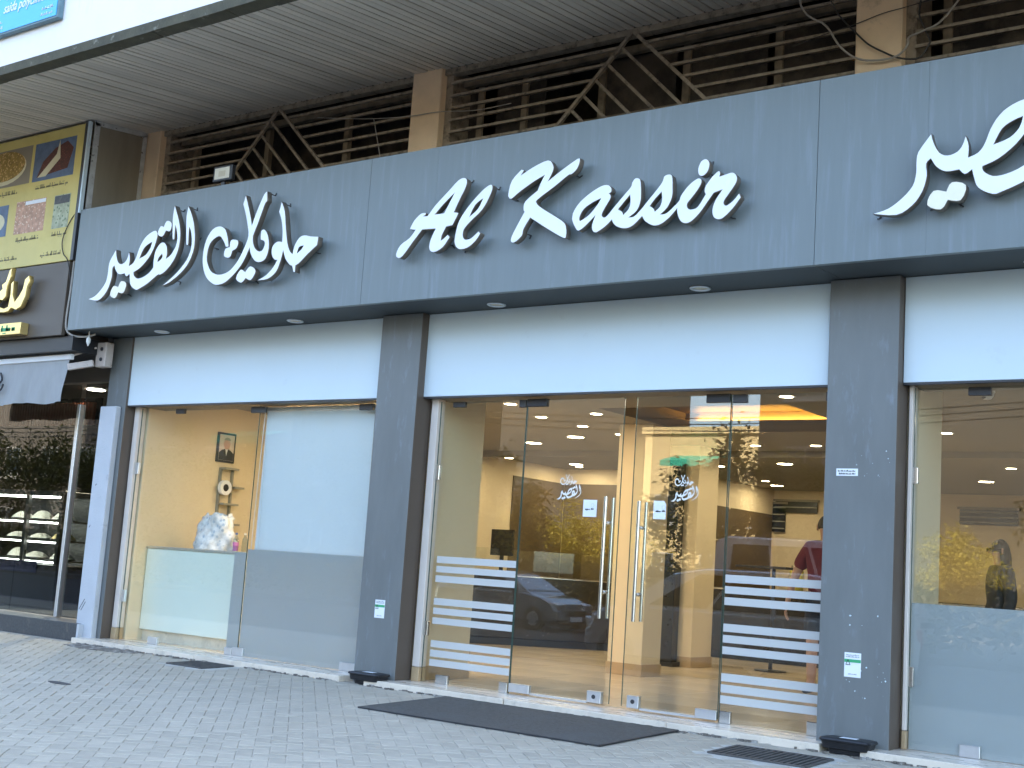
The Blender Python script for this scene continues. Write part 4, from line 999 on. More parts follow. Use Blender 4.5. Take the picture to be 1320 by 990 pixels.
def grate(g, lab, skirt):
    x0, x1, y0, y1 = g
    t = thing('drain_grate', lab, 'grate', ((x0 + x1) / 2, (y0 + y1) / 2, zp(y0)), 'iron drain grates in the paving')
    z = lambda y: zp(y) + .001
    if skirt:
        s = .15
        MB().prism([(x0 - s, y0 - s, zp(y0 - s) - .004), (x0 - s, y1 + s * .8, zp(y1 + s * .8) - .004), (x0 - s, y1 + s * .8, -.09), (x0 - s, y0 - s, -.11)], (x1 - x0 + 2 * s, 0, 0)).build('cement_surround', 'cement', t, bevel=.006)
    mb = MB()
    for a, b in (((x0, y0), (x1, y0)), ((x1, y0), (x1, y1)), ((x1, y1), (x0, y1)), ((x0, y1), (x0, y0))):
        mb.bar((a[0], a[1], z(a[1])), (b[0], b[1], z(b[1])), .03, .012, (0, 0, 1))
    mb.build('frame', 'grate', t)
    n = int((x1 - x0) / .045)
    for k in range(1, n):
        x = x0 + (x1 - x0) * k / n
        MB().bar((x, y0 + .015, z(y0)), (x, y1 - .015, z(y1)), .022, .010, (0, 0, 1)).build('grate_bar', 'grate', t)
    MB().prism([(x0, y0, zp(y0) - .010), (x0, y1, zp(y1) - .010), (x0, y1, zp(y1) - .0035), (x0, y0, zp(y0) - .0035)], (x1 - x0, 0, 0)).build('pit', 'black', t)
grate(GRATES[1], 'small iron drain grate in front of the mint counter window', True)
grate(GRATES[2], 'iron drain grate beside the bait box right of the doors', True)
# worn earth patch by the first pillar
r4 = random.Random(5)
mb = MB()
ring = []
for k in range(26):
    a = 2 * math.pi * k / 26
    ring.append((-11.65 + .55 * math.cos(a) * r4.uniform(.85, 1.1), -0.58 + .17 * math.sin(a) * r4.uniform(.8, 1.15), 0))
mb.prism([(x, y, zp(y) + .0045) for x, y, _ in ring], (0, 0, -.02))
tag(mb.build('worn_patch', 'dirt'), 'dark worn earth patch in the paving beside the narrow pillar', 'patch')
r5 = random.Random(8)
for k, (x, y, w, d, a, lab) in enumerate(((-9.45, -2.62, .17, .06, .3, 'small dark stain cover in the open paving, towards the street'),)):
    mb = MB()
    mb.prism([(x + w * math.cos(q) * r5.uniform(.8, 1.1), y + d * math.sin(q) * r5.uniform(.8, 1.1), zp(y) + .0035) for q in [i * .52 for i in range(12)]], (0, 0, -.006))
    one(mb, 'valve_cover', 'grate', lab, 'cover')

# ------------------------------------------------------------------ neighbouring shop on the left
nb = thing('menu_board', 'yellow menu board with food pictures above the brown shop sign', 'sign', (-14.1, -0.76, 4.24))
MB().box(-15.9, -12.735, -0.765, -0.73, 4.245, 5.885).build('board', 'yellow_sign', nb, bevel=.003)
MB().box(-12.735, -12.682, -0.772, -0.73, 4.245, 5.905).build('edge_trim', 'dark_metal', nb)
MB().box(-12.680, -12.655, -0.775, -0.73, 4.80, 5.90).build('corner_strip', 'white_panel', nb)
def photo(x0, x1, z0, z1, m, bg='food_blue'):
    p = MB().box(x0, x1, -0.7672, -0.7655, z0, z1).build('food_picture', bg, nb)
    return p
p = photo(-13.69, -12.88, 5.285, 5.76, 'food2')
MB().prism([(-13.60, -.769, 5.33), (-13.0, -.769, 5.38), (-12.92, -.769, 5.62), (-13.05, -.769, 5.72), (-13.28, -.769, 5.66), (-13.5, -.769, 5.52)], (0, .0012, 0)).build('cake', 'food2', p)
MB().prism([(-13.58, -.7705, 5.33), (-13.42, -.7705, 5.33), (-13.16, -.7705, 5.52), (-13.20, -.7705, 5.75), (-13.24, -.7705, 5.58)], (0, .0012, 0)).build('cut_face', 'crust', p)
p = photo(-14.75, -13.75, 5.288, 5.765, 'food1', 'panel_board')
cx, cz = -14.32, 5.53
MB().prism([(cx + .47 * math.cos(a * .2618), -.769, cz + .215 * math.sin(a * .2618)) for a in range(24)], (0, .0012, 0)).build('crust', 'crust', p)
MB().prism([(cx + .45 * math.cos(a * .2618), -.7705, cz + .025 + .19 * math.sin(a * .2618)) for a in range(24)], (0, .0012, 0)).build('nuts', 'food1', p)
p = photo(-13.945, -13.345, 4.66, 5.065, 'food3', 'food3')
MB().box(-13.76, -13.35, -.769, -.768, 5.01, 5.055).build('tray_rim', 'paper', p)
p = photo(-13.18, -12.868, 4.655, 5.06, 'food4', 'food4')
MB().box(-13.17, -12.88, -.769, -.768, 4.95, 5.05).build('table_top', 'granite', p)
p = photo(-14.7, -14.11, 4.66, 5.055, 'food_blue')
MB().prism([(-14.4 + .24 * math.cos(a * .35), -.769, 4.84 + .13 * math.sin(a * .35)) for a in range(18)], (0, .0012, 0)).build('plate', 'crust', p)
for k, (x0, x1, z) in enumerate(((-13.60, -12.96, 5.175), (-14.5, -13.98, 5.17), (-13.88, -13.42, 4.555), (-13.16, -12.87, 4.555), (-13.335, -12.94, 4.325), (-14.45, -13.815, 4.335))):
    mb = MB()
    scribble(mb, x0, z, x1 - x0, .062, -.7675, 60 + k, th=.16)
    mb.build('caption', 'yellow_ink', nb)

sp = thing('end_board', 'framed brown end panel between the menu board and the beige column', 'panel', (-12.70, -.36, 4.8))
xs_ = -12.653
MB().box(xs_ - .012, xs_ - .004, -0.70, 0.04, 4.845, 5.93).build('board', 'panel_board', sp)
for a, b, w in (((xs_, -.665, 4.845), (xs_, -.665, 5.91), .07), ((xs_, .01, 4.845), (xs_, .01, 5.97), .055), ((xs_, -.70, 5.90), (xs_, .04, 5.98), .06)):
    MB().bar(a, b, w, .012, (1, 0, 0)).build('frame_member', 'panel_frame', sp)

lf = thing('shop_sign', 'brown neighbouring shop sign with gold raised letters', 'sign', (-14.2, -.75, 3.37))
MB().box(-15.9, -12.762, -0.752, -0.70, 3.372, 4.238).build('panel', 'brown_fascia', lf, bevel=.004)
MB().box(-15.9, -12.775, -0.70, -0.1, 3.40, 4.236).build('core', 'brown_fascia', lf)
for name, poly in (('letter', [(-13.775, 4.19), (-13.74, 4.21), (-13.75, 4.10), (-13.80, 3.99), (-13.80, 3.88), (-13.86, 3.83), (-13.92, 3.85), (-14.0, 3.80), (-14.02, 3.74), (-13.90, 3.745), (-13.80, 3.72), (-13.72, 3.74), (-13.70, 3.90), (-13.715, 4.02), (-13.67, 4.05), (-13.66, 3.88), (-13.60, 3.79), (-13.52, 3.86), (-13.46, 3.94), (-13.44, 4.05), (-13.37, 4.09), (-13.35, 4.03), (-13.39, 3.96), (-13.40, 3.85), (-13.47, 3.73), (-13.56, 3.70), (-13.66, 3.73), (-13.71, 3.69), (-13.80, 3.68), (-13.92, 3.69), (-14.06, 3.69), (-14.15, 3.76), (-14.10, 3.86), (-13.95, 3.93), (-13.88, 3.97), (-13.90, 4.02), (-13.83, 4.05)]),
                   ('letter', [(-14.55, 3.72), (-14.2, 3.70), (-14.16, 3.76), (-14.3, 3.80), (-14.32, 4.12), (-14.38, 4.12), (-14.38, 3.80), (-14.5, 3.80)])):
    me = outline_mesh([poly], -0.855, 0.06, ('gold',), 'letter', 0.002)
    _link(bpy.data.objects.new('letter', me), lf)
MB().box(-14.6, -13.41, -0.86, -0.755, 3.40, 3.54).build('plaque', 'gold', lf, bevel=.004)
mb = MB(); scribble(mb, -14.5, 3.425, 1.0, .09, -.8625, 77, th=.3); mb.build('plaque_print', 'green_ink', lf)

cab = one(MB().tube(cubic([(-12.70, -.74, 4.86), (-12.80, -.775, 4.72), (-12.90, -.785, 4.50), (-12.86, -.78, 4.33), (-12.77, -.775, 4.24), (-12.72, -.74, 4.0), (-12.70, -.72, 3.6), (-12.69, -.70, 3.36)]), .006, 6), 'wire', 'cord_dark', 'thin black wire looping down beside the menu board', 'wire')
one(MB().tube(cubic([(-12.72, -.72, 4.24), (-12.70, -.735, 3.9), (-12.715, -.735, 3.5), (-12.65, -.70, 3.38), (-12.50, -.62, 3.36), (-12.40, -.55, 3.40)]), .012, 6), 'wire', 'cord', 'grey cable in the gap between the two shop signs', 'wire')

aw = thing('awning', 'folded grey awning with a white top bar under the brown sign', 'awning', (-14.2, -.55, 2.6))
MB().bar((-15.9, -.57, 3.13), (-12.755, -.57, 3.15), .05, .065, (0, 0, 1)).build('front_bar', 'white_cloth', aw, bevel=.006)
def vf(u, v):
    x = -15.9 + u * 3.10 - .055 * v
    return Vector((x, -.575 + .022 * math.sin(u * 41 + v * 2.2) * v + .012 * math.sin(u * 90 + 4 * v) * v, 3.115 - .495 * v - .012 * math.sin(u * 23) * v))
MB().grid(vf, 90, 10).build('valance', 'awning', aw, smooth=True)
mb = MB()
mb.tube(cubic([(-14.10, -.605, 3.0), (-14.06, -.606, 2.92), (-14.12, -.607, 2.86), (-14.20, -.607, 2.84)]), .012, 5)
mb.tube(cubic([(-14.02, -.606, 2.86), (-14.05, -.607, 2.80), (-14.12, -.608, 2.77)]), .012, 5)
mb.build('print', 'ink', aw)
ab = thing('awning_bracket', 'beige awning arm bracket bolted beside the white lintel panel', 'bracket', (-12.5, -.3, 3.1))
MB().box(-12.62, -12.44, -.36, -.25, 3.06, 3.345).build('plate', 'beige_paint', ab, bevel=.008)
MB().bar((-12.585, -.40, 3.095), (-12.82, -.57, 3.03), .055, .075, (0, 0, 1)).build('arm', 'beige_paint', ab, bevel=.006)
MB().bar((-12.59, -.38, 3.28), (-12.79, -.56, 3.16), .018, .02, (0, 0, 1)).build('stay', 'beige_paint', ab)
for z in (3.145, 3.265):
    MB().lathe((-12.51, -.362, z), [(.022, 0), (.022, -.01), (.012, -.016)], 10, 'y').build('bolt', 'dark_metal', ab)
lm = thing('lamp_holder', 'small white lamp holder hanging beneath the sign band corner', 'lamp', (-12.45, -.6, 3.3))
MB().tube([(-12.45, -.6, 3.425), (-12.45, -.6, 3.36)], .006, 6).build('flex', 'cord_white', lm)
MB().lathe((-12.45, -.6, 0), [(.004, 3.255), (.024, 3.30), (.026, 3.335), (.008, 3.365)], 10).build('holder', 'white_vinyl', lm)

sh = thing('neighbour_shop', 'dark neighbouring pastry shop behind a glass front', 'shop', (-14.5, 0, 0))
MB().box(-20, -12.592, 0.30, 6.5, 0.0, 0.148).build('floor', 'granite', sh)
MB().box(-20, -12.60, 6.5, 6.6, 0.15, 3.3).build('back_wall', 'brown_wall', sh)
MB().box(-12.66, -12.60, 0.1, 6.5, 0.15, 3.3).build('side_wall', 'counter_dark', sh)
MB().box(-20, -12.66, 0.06, 6.5, 2.98, 3.1).build('ceiling', 'ceil_in', sh)
MB().box(-20, -12.60, -0.70, 0.05, 3.2, 3.365).build('canopy_underside', 'black', sh)
MB().box(-20.0, -12.60, 0.0, 0.05, 2.96, 3.2).build('transom', 'brown_fascia', sh)
for k in range(56):
    x = -17.0 + k * .058
    MB().box(x, x + .036, .52, .56, 2.515, 2.80).build('wood_slat', 'red_wood', sh)
MB().box(-17.1, -13.7, .565, .60, 2.515, 2.86).build('slat_backing', 'counter_dark', sh)
st = MB().box(-20, -12.475, -0.30, 0.30, -0.1, 0.142).build('step', 'granite', sh, bevel=.006)
MB().box(-12.474, -12.44, -0.31, -.1, -.1, .14).build('step_end', 'plaster', st, bevel=.004)
MB().box(-15.2, -14.42, 0.095, 0.105, .155, 2.95).build('glass_leaf', 'glass_dark', sh)
MB().box(-14.41, -13.46, 0.095, 0.105, .155, 2.95).build('glass_leaf', 'glass_dark', sh)
MB().box(-17.5, -15.21, 0.095, 0.105, .155, 2.95).build('glass_leaf', 'glass_dark', sh)
MB().box(-13.455, -13.40, 0.06, 0.14, .15, 2.70).build('door_post', 'alu', sh, bevel=.004)
MB().box(-13.36, -12.62, 0.095, 0.105, .155, 2.95).build('glass_leaf', 'glass_dark', sh)
lp = MB().lathe((-13.9, .62, 0), [(.11, 2.979), (.11, 2.968), (.0, 2.966)], 20).build('ceiling_lamp', 'lamp_cool', sh)
for i, (x, y) in enumerate(((-14.6, 1.6), (-16.2, 2.6), (-14.9, 3.6))):
    MB().lathe((x, y, 0), [(.09, 2.979), (.09, 2.968), (.0, 2.966)], 20).build('ceiling_lamp', 'lamp_cool', sh)
def area_lamp(name, x, y, z, size, watts, col, parent):
    L = bpy.data.lights.new(name, 'AREA')
    L.shape, L.size, L.energy, L.color = 'DISK', size, watts, col
    o = bpy.data.objects.new(name, L)
    _link(o, parent, (x, y, z))
    return o
area_lamp('lamp_light', -14.6, 1.6, 2.962, .16, 34, (1, .86, .66), sh)

fr = thing('display_fridge', 'black pastry display fridge with lit shelves inside the neighbouring shop', 'fridge', (-15.4, 1.1, .15))
X0, X1, Y0, Y1 = -16.4, -14.68, .88, 1.55
MB().box(X0, X1, Y0, Y1, .15, .72).build('base', 'black', fr, bevel=.01)
MB().box(X0, X1, Y1 - .05, Y1, .72, 1.66).build('back', 'black', fr)
for x in (X0, -15.52, X1 - .07): MB().box(x, x + .07, Y0, Y0 + .05, .72, 1.66).build('post', 'black', fr)
MB().box(X0, X1, Y0, Y1, 1.62, 1.69).build('top', 'black', fr, bevel=.006)
for z in (.76, 1.02, 1.28):
    s = MB().box(X0 + .03, X1 - .08, Y0 + .06, Y1 - .06, z, z + .02).build('shelf', 'steel', fr)
    MB().box(X0 + .1, X1 - .15, Y0 + .07, Y0 + .09, z - .022, z - .004).build('light_tube', 'tube', s)
MB().box(X0 + .08, X1 - .14, Y0 + .06, Y0 + .09, 1.595, 1.618).build('light_tube', 'tube', fr)
MB().box(X0, -15.10, Y0 - .012, Y0 - .002, .60, .75).build('price_panel', 'navy_panel', fr)
r6 = random.Random(2)
for z in (.78, 1.04, 1.30):
    for k in range(3):
        x = X0 + .35 + k * .5 + r6.uniform(-.05, .05)
        pt = thing('pastry_tray', 'tray of pastries on the %s fridge shelf, %s' % ({.78: 'lowest', 1.04: 'middle', 1.30: 'top'}[z], ('cut off by the picture edge', 'beside the middle post', 'beside the end post')[k]), 'tray', (x, 1.2, z), 'pastry trays in the display fridge')
        MB().lathe((x, 1.2, z), [(.14, .001), (.18, .012), (.19, .02)], 18).build('plate', 'steel', pt)
        hh = r6.uniform(.06, .12)
        def bl(u, v, x=x, z=z, hh=hh):
            a, r = u * 6.283, v
            return Vector((x + .165 * (1 - r) * math.cos(a), 1.2 + .165 * (1 - r) * math.sin(a), z + .018 + hh * (1 - (1 - r) ** 2) * (1 + .18 * math.sin(a * 5) * (1 - r))))
        MB().grid(bl, 22, 7).build('pastry', r6.choice(('cream_food', 'cream_food', 'amber_food')), pt, smooth=True)

# ------------------------------------------------------------------ clinic sign on the slab above
cs = thing('clinic_sign', 'cyan clinic sign with white lettering high on the white slab', 'sign', (-12, -2.42, 6.14))
MB().box(-13.6, -10.928, -2.45, -2.388, 6.142, 7.2).build('frame', 'sign_frame', cs, bevel=.006)
MB().box(-13.58, -10.955, -2.456, -2.4505, 6.168, 7.18).build('face', 'cyan_sign', cs)
flat_text('saida polyclinic', .150, 'white_vinyl', 'lettering', cs, (-11.885, -2.459, 6.372), .28, .70, offset=.0015)
flat_text('new', .15, 'white_vinyl', 'lettering', cs, (-11.86, -2.459, 6.512), .28, offset=.0015)
for k, (x, z, w) in enumerate(((-11.20, 6.262, .185), (-11.21, 6.202, .19), (-12.06, 6.262, .17), (-12.06, 6.202, .19))):
    mb = MB(); scribble(mb, x, z, w, .036, -2.4585, 90 + k, th=.2); mb.build('small_print', 'white_vinyl', cs)

# ------------------------------------------------------------------ floodlight, cables on the sign band
fl = thing('floodlight', 'small square floodlight standing on the top edge of the sign band', 'floodlight', (-10.4, -.6, 4.84))
MB().box(-10.565, -10.275, -.63, -.57, 4.935, 5.105).build('housing', 'dark_metal', fl, bevel=.008)
MB().box(-10.535, -10.305, -.634, -.631, 4.960, 5.082).build('lens', 'ivory', fl)
MB().box(-10.47, -10.37, -.6365, -.6345, 4.985, 5.045).build('emitter', 'lens_off', fl)
MB().bar((-10.42, -.6, 4.825), (-10.42, -.6, 4.936), .05, .02).build('bracket', 'dark_metal', fl)
C1 = [(-4.205, 5.889), (-4.194, 5.831), (-4.14, 5.746), (-4.064, 5.685), (-4.008, 5.651), (-3.952, 5.589), (-3.905, 5.507), (-3.839, 5.405), (-3.721, 5.298), (-3.581, 5.248), (-3.41, 5.24), (-3.327, 5.281), (-3.291, 5.335), (-3.284, 5.386), (-3.173, 5.416), (-3.0, 5.50), (-2.7, 5.9)]
C2 = [(-3.97, 5.9), (-3.894, 5.731), (-3.819, 5.625), (-3.719, 5.507), (-3.62, 5.398), (-3.505, 5.315), (-3.377, 5.238), (-3.251, 5.204), (-3.185, 5.22), (-3.13, 5.304), (-3.131, 5.347), (-3.174, 5.45), (-3.213, 5.562), (-3.203, 5.7), (-3.21, 5.98)]
one(MB().tube(cubic([(x, .0, z) for x, z in C1], 4), .0085, 6), 'cable', 'cord', 'pale slack cable looping past the beige column at the upper right', 'cable')
one(MB().tube(cubic([(x, .012, z) for x, z in C2], 4), .0075, 6), 'cable', 'cord_dark', 'dark slack cable crossing the beige column at the upper right', 'cable')
one(MB().tube(cubic([(-4.27, .03, 5.506), (-3.996, .02, 5.553), (-3.713, .03, 5.599), (-3.506, .03, 5.641), (-3.27, .05, 5.67), (-2.6, .07, 5.76)], 4), .004, 5), 'wire', 'cord_dark', 'thin straight wire across the top of the beige column by the looped cables', 'wire')
one(MB().tube(cubic([(-9.75, .03, 5.75), (-9.0, .03, 5.62), (-8.44, .03, 5.56), (-8.05, .03, 5.545), (-7.6, .06, 5.50), (-7.2, .1, 5.52)], 5), .0045, 5), 'wire', 'cord', 'thin wire sagging across the beige column between the two chevron grilles', 'wire')
one(MB().tube(cubic([(-8.95, .06, 5.62), (-8.88, .06, 5.40), (-8.82, .06, 5.2), (-8.76, .06, 4.9)], 5), .005, 5), 'wire', 'cord', 'wire dropping behind the sign band beside the beige column', 'wire')

# ------------------------------------------------------------------ inside the sweet shop
CZ = 2.80
t = thing('shop_floor', 'cream tiled shop floor', 'floor', (-5, 5, 0), kind='structure')
MB().box(-12.6, 4, 0.10, 12.5, -0.10, -0.006).build('screed', 'skirting', t)
tm = MB().box(-.398, .398, -.398, .398, -.006, 0.0).mesh('floor_tile', .0015)
tm.materials.append(MT['tile_in'])
for i in range(19):
    for j in range(15):
        shared('floor_tile', tm, t, (-12.0 + i * .8, .505 + j * .8, rng.uniform(-.0006, 0)))
t = thing('shop_ceiling', 'beige shop ceiling with a raised tray', 'ceiling', (-5, 5, CZ), kind='structure')
TX0, TX1, TY0, TY1 = -7.17, -5.05, 1.92, 4.0
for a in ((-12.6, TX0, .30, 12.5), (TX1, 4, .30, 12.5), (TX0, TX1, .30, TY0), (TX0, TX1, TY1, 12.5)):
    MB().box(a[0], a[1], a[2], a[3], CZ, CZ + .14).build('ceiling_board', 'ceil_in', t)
MB().box(TX0 - .2, TX1 + .2, TY0 - .2, TY1 + .2, CZ + .26, CZ + .32).build('tray_top', 'brown_wall', t)
for a in ((TX0 - .2, TX0 - .18, TY0 - .2, TY1 + .2), (TX1 + .18, TX1 + .2, TY0 - .2, TY1 + .2), (TX0 - .18, TX1 + .18, TY0 - .2, TY0 - .18), (TX0 - .18, TX1 + .18, TY1 + .18, TY1 + .2)):
    MB().box(a[0], a[1], a[2], a[3], CZ + .14, CZ + .26).build('tray_side', 'ceil_in', t)
MB().box(TX0, TX1, TY1 + .13, TY1 + .16, CZ + .141, CZ + .153).build('cove_light', 'cove', t)
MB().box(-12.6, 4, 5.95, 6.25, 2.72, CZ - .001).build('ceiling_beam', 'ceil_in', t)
MB().box(-12.25, -12.10, 0.07, 12.4, 0, CZ).build('wall_left', 'wall_in')['kind'] = 'structure'
MB().box(-12.6, 4, 12.4, 12.6, 0, CZ + .1).build('wall_back', 'wall_in')['kind'] = 'structure'
MB().box(-12.1, -9.9, 8.8, 12.4, 0, CZ).build('wall_inner', 'wall_in')['kind'] = 'structure'
MB().box(3.6, 3.8, 0.1, 12.4, 0, CZ).build('wall_right', 'wall_in')['kind'] = 'structure'
for o_, l_ in (('wall_left', 'beige side wall of the sweet shop'), ('wall_back', 'beige back wall of the sweet shop'), ('wall_inner', 'beige inner wall behind the counter'), ('wall_right', 'beige end wall of the sweet shop')):
    tag(bpy.data.objects[o_], l_, 'wall')
MB().box(-9.88, 3.6, 12.37, 12.398, 0.0, 1.0).build('dado', 'brown_wall', bpy.data.objects['wall_back'])
MB().box(-9.895, -9.88, 8.82, 12.3, 0.0, 2.35).build('dado', 'brown_wall', bpy.data.objects['wall_inner'])
MB().box(-12.098, -12.08, 7.3, 8.77, 0.0, CZ - .25).build('panelling', 'brown_wall', bpy.data.objects['wall_left'])
MB().box(-12.098, -12.085, 4.4, 6.2, 0.0, 2.2).build('door_leaf', 'ivory', bpy.data.objects['wall_left'])
MB().box(-12.075, -9.91, 8.775, 8.798, 0.0, CZ - .25).build('panelling', 'brown_wall', bpy.data.objects['wall_inner'])

def in_col(x0, x1, y0, y1, lab, m='wall_in'):
    t = thing('interior_column', lab, 'column', ((x0 + x1) / 2, (y0 + y1) / 2, 0), kind='thing')
    MB().box(x0, x1, y0, y1, 0.0, CZ - .001).build('shaft', m, t, bevel=.004)
    MB().box(x0 - .012, x1 + .012, y0 - .012, y1 + .012, 0.0, .13).build('skirting', 'skirting', t, bevel=.003)
    return t
in_col(-8.32, -7.775, .065, .80, 'beige interior column just inside the striped pane left of the doors')
in_col(-3.76, -3.215, .065, .78, 'beige interior column just inside the last window')
in_col(-7.66, -7.22, 3.20, 3.62, 'beige interior column seen between the two door leaves')
in_col(-8.36, -7.72, 5.30, 5.85, 'beige interior column behind the black stone pier')
t = thing('stone_pier', 'tall black stone pier seen through the right door leaf', 'pier', (-8.1, 5.2, 0))
MB().box(-8.30, -7.90, 5.12, 5.28, .06, 2.62).build('shaft', 'black_stone', t, bevel=.006)
MB().box(-8.34, -7.86, 5.08, 5.285, .0, .062).build('plinth', 'black_stone', t, bevel=.004)

# air conditioning grilles
def vent(x0, x1, y, z0, z1, lab, n):
    t = thing('air_grille', lab, 'grille', ((x0 + x1) / 2, y, z0), 'dark air grilles on the back walls')
    MB().box(x0, x1, y - .02, y - .002, z0, z1).build('recess', 'black', t)
    for k in range(n):
        z = z0 + (z1 - z0) * (k + .5) / n
        MB().box(x0, x1, y - .05, y - .021, z - .01, z + .01).build('blade', 'shelf', t)
    MB().box(x0 - .04, x1 + .04, y - .03, y - .001, z1, z1 + .04).build('trim', 'ceil_in', t)
vent(-10.75, -9.65, 12.365, 2.05, 2.55, 'dark louvred grille seen through the right door leaf', 4)
vent(-8.5, -6.9, 12.365, 1.92, 2.06, 'long dark slot grille behind the striped panel right of the doors', 1)
vent(-6.55, -5.62, 12.365, 2.30, 2.55, 'dark slatted grille high on the wall in the last window', 3)
vent(-9.85, -9.05, 12.365, 2.40, 2.60, 'dark slot grille seen through the left door leaf', 1)

# downlights
SMALL = [(-7.97, 1.47), (-8.265, 2.48), (-8.235, 3.30), (-8.19, 4.10), (-11.4, 6.2), (-11.5, 8.3), (-7.42, 2.30), (-4.83, 1.42), (-6.95, 5.30), (-6.16, 5.30), (-9.16, 10.4), (-4.24, 4.16), (-4.37, 6.87), (-4.56, 7.89), (-10.9, 1.4), (-9.6, .9), (-2.2, 3.0), (-1.0, 5.0)]
BIG = [(-10.1, 4.97), (-9.0, 4.33), (-10.47, 6.55), (-11.3, 7.9), (-8.82, 7.96), (-6.88, 6.45), (-7.55, 7.54), (-9.36, 11.3), (-5.44, 9.9), (-2.6, 7.6)]
_sx = ['small round downlight just inside the glass above the striped pane left of the doors', 'small round downlight above the left door leaf, nearest the glass', 'small round downlight above the left door leaf, second from the glass', 'small round downlight at the pull bar edge of the left door leaf', 'small round downlight far back behind the striped pane left of the doors', 'small round downlight above the small logo on the left door leaf', 'small round downlight at the top corner of the right door leaf', 'small round downlight just inside the glass above the striped pane right of the doors', 'small round downlight above the striped pane right of the doors, below the raised tray', 'small round downlight next to the grey pillar, below the raised tray', 'small round downlight farthest back behind the striped pane right of the doors', 'small round downlight beside the cream jamb in the last window', 'small round downlight in the last window, upper of the close pair', 'small round downlight in the last window, lower of the close pair', 'small round downlight above the mint counter', 'small round downlight above the white blind', 'small round downlight beyond the picture edge in the last window, nearer', 'small round downlight beyond the picture edge in the last window, farther']
_bx = ['large round downlight at the hinge edge of the left door leaf, upper', 'large round downlight in the middle of the left door leaf, highest', 'large round downlight in the middle of the left door leaf, lower', 'large round downlight at the hinge edge of the left door leaf, lower', 'large round downlight above the dark louvred grille in the right door leaf', 'large round downlight behind the right striped pane, highest', 'large round downlight behind the right striped pane, middle', 'large round downlight behind the right striped pane, lowest', 'large round downlight above the slatted grille in the last window', 'large round downlight beyond the picture edge in the last window']
LAMP_LABEL = _sx + _bx
for i, (x, y) in enumerate(SMALL + BIG):
    big = i >= len(SMALL)
    r = .105 if big else .062
    zc = 2.72 if 5.95 < y < 6.25 else CZ
    t = thing('downlight', LAMP_LABEL[i], 'downlight', (x, y, zc), 'large ceiling downlights' if big else 'small ceiling downlights')
    MB().lathe((x, y, zc), [(r, -.0005), (r + .018, -.0005), (r + .016, -.008), (r, -.006)], 22, ring=True).build('trim_ring', 'white_vinyl', t)
    MB().lathe((x, y, zc), [(r - .001, -.0008), (r - .001, -.005), (0, -.006)], 20).build('lens', 'lamp_warm', t)
    area_lamp('lamp_light', x, y, zc - .0085, r * 1.6, 0.95 if big else 1.0, (1.0, .82, .56), t)

# counters
ct = thing('window_counter', 'mint panelled counter behind the clear window pane', 'counter', (-11.3, .5, 0))
MB().box(-12.095, -10.52, .25, .85, .12, 1.035).build('front', 'mint', ct, bevel=.006)
MB().box(-12.095, -10.50, .235, .87, 1.036, 1.062).build('top', 'alu', ct, bevel=.004)
MB().box(-12.095, -10.55, .30, .82, .0, .119).build('plinth', 'marble', ct)
def slanted(p0, p1, dep, z0, z1, name, m, parent, lift=0.0):
    p0, p1 = Vector((*p0, 0)), Vector((*p1, 0))
    d = (p1 - p0).normalized()
    n_ = Vector((-d.y, d.x, 0))
    c = (p0 + p1) / 2 + n_ * dep / 2 + Vector((0, 0, (z0 + z1) / 2))
    return MB().obox(c, d * (p1 - p0).length / 2, n_ * dep / 2, Vector((0, 0, (z1 - z0) / 2))).build(name, m, parent, bevel=.006)
dc = thing('display_counter', 'dark glass topped display counter deep in the shop', 'counter', (-10, 6.6, 0))
slanted((-11.9, 4.6), (-9.75, 6.78), .8, .10, .96, 'front', 'counter_dark', dc)
slanted((-11.9, 4.63), (-9.75, 6.81), .7, 0, .098, 'plinth', 'black', dc)
slanted((-11.9, 4.6), (-9.75, 6.78), .8, .962, .985, 'top', 'steel', dc)
slanted((-11.85, 4.66), (-9.8, 6.74), .02, .99, 1.35, 'sneeze_guard', 'glass', dc)
dr = thing('display_counter', 'long dark display counter behind the striped panel right of the doors', 'counter', (-5, 8.6, 0))
MB().box(-9.7, -1.0, 7.85, 8.6, .1, .98).build('front', 'counter_dark', dr, bevel=.006)
MB().box(-9.7, -1.0, 7.88, 8.6, .0, .098).build('plinth', 'black', dr)
MB().box(-9.72, -.98, 7.83, 8.62, .981, 1.01).build('top', 'steel', dr, bevel=.004)
ORD7 = ('first', 'second', 'third', 'fourth', 'fifth', 'sixth', 'seventh')
for i in range(3):
    x = -7.6 + i * .42
    pt = thing('sweet_jar', 'tall jar of yellow sweets, %s along the dark counter from the doors' % ORD7[i], 'jar', (x, 8.2, 1.01), 'jars of yellow sweets on the dark counter')
    MB().lathe((x, 8.2, 1.011), [(.09, 0), (.1, .02), (.1, .30), (.07, .34)], 14).build('jar', 'pot_yellow', pt, smooth=True)
    MB().lathe((x, 8.2, 1.011), [(.075, .342), (.075, .38), (.0, .39)], 14).build('lid', 'steel', pt)
pl = thing('display_stand', 'thin dark pedestal stand inside the right door leaf', 'stand', (-7.05, 6.2, 0))
MB().tube([(-7.05, 6.2, .02), (-7.05, 6.2, 1.30)], .025, 10).build('stem', 'dark_metal', pl)
MB().lathe((-7.05, 6.2, 0), [(.2, 0), (.2, .015), (.03, .03)], 20).build('foot', 'dark_metal', pl)
MB().box(-7.5, -6.8, 6.0, 6.4, 1.30, 1.33).build('shelf', 'dark_metal', pl, bevel=.004)
tv = thing('monitor', 'dark till monitor on the counter left of the doors', 'monitor', (-10.6, 5.2, 1.0))
MB().box(-11.15, -10.75, 5.55, 5.58, 1.25, 1.62).build('screen', 'black_stone', tv, bevel=.006)
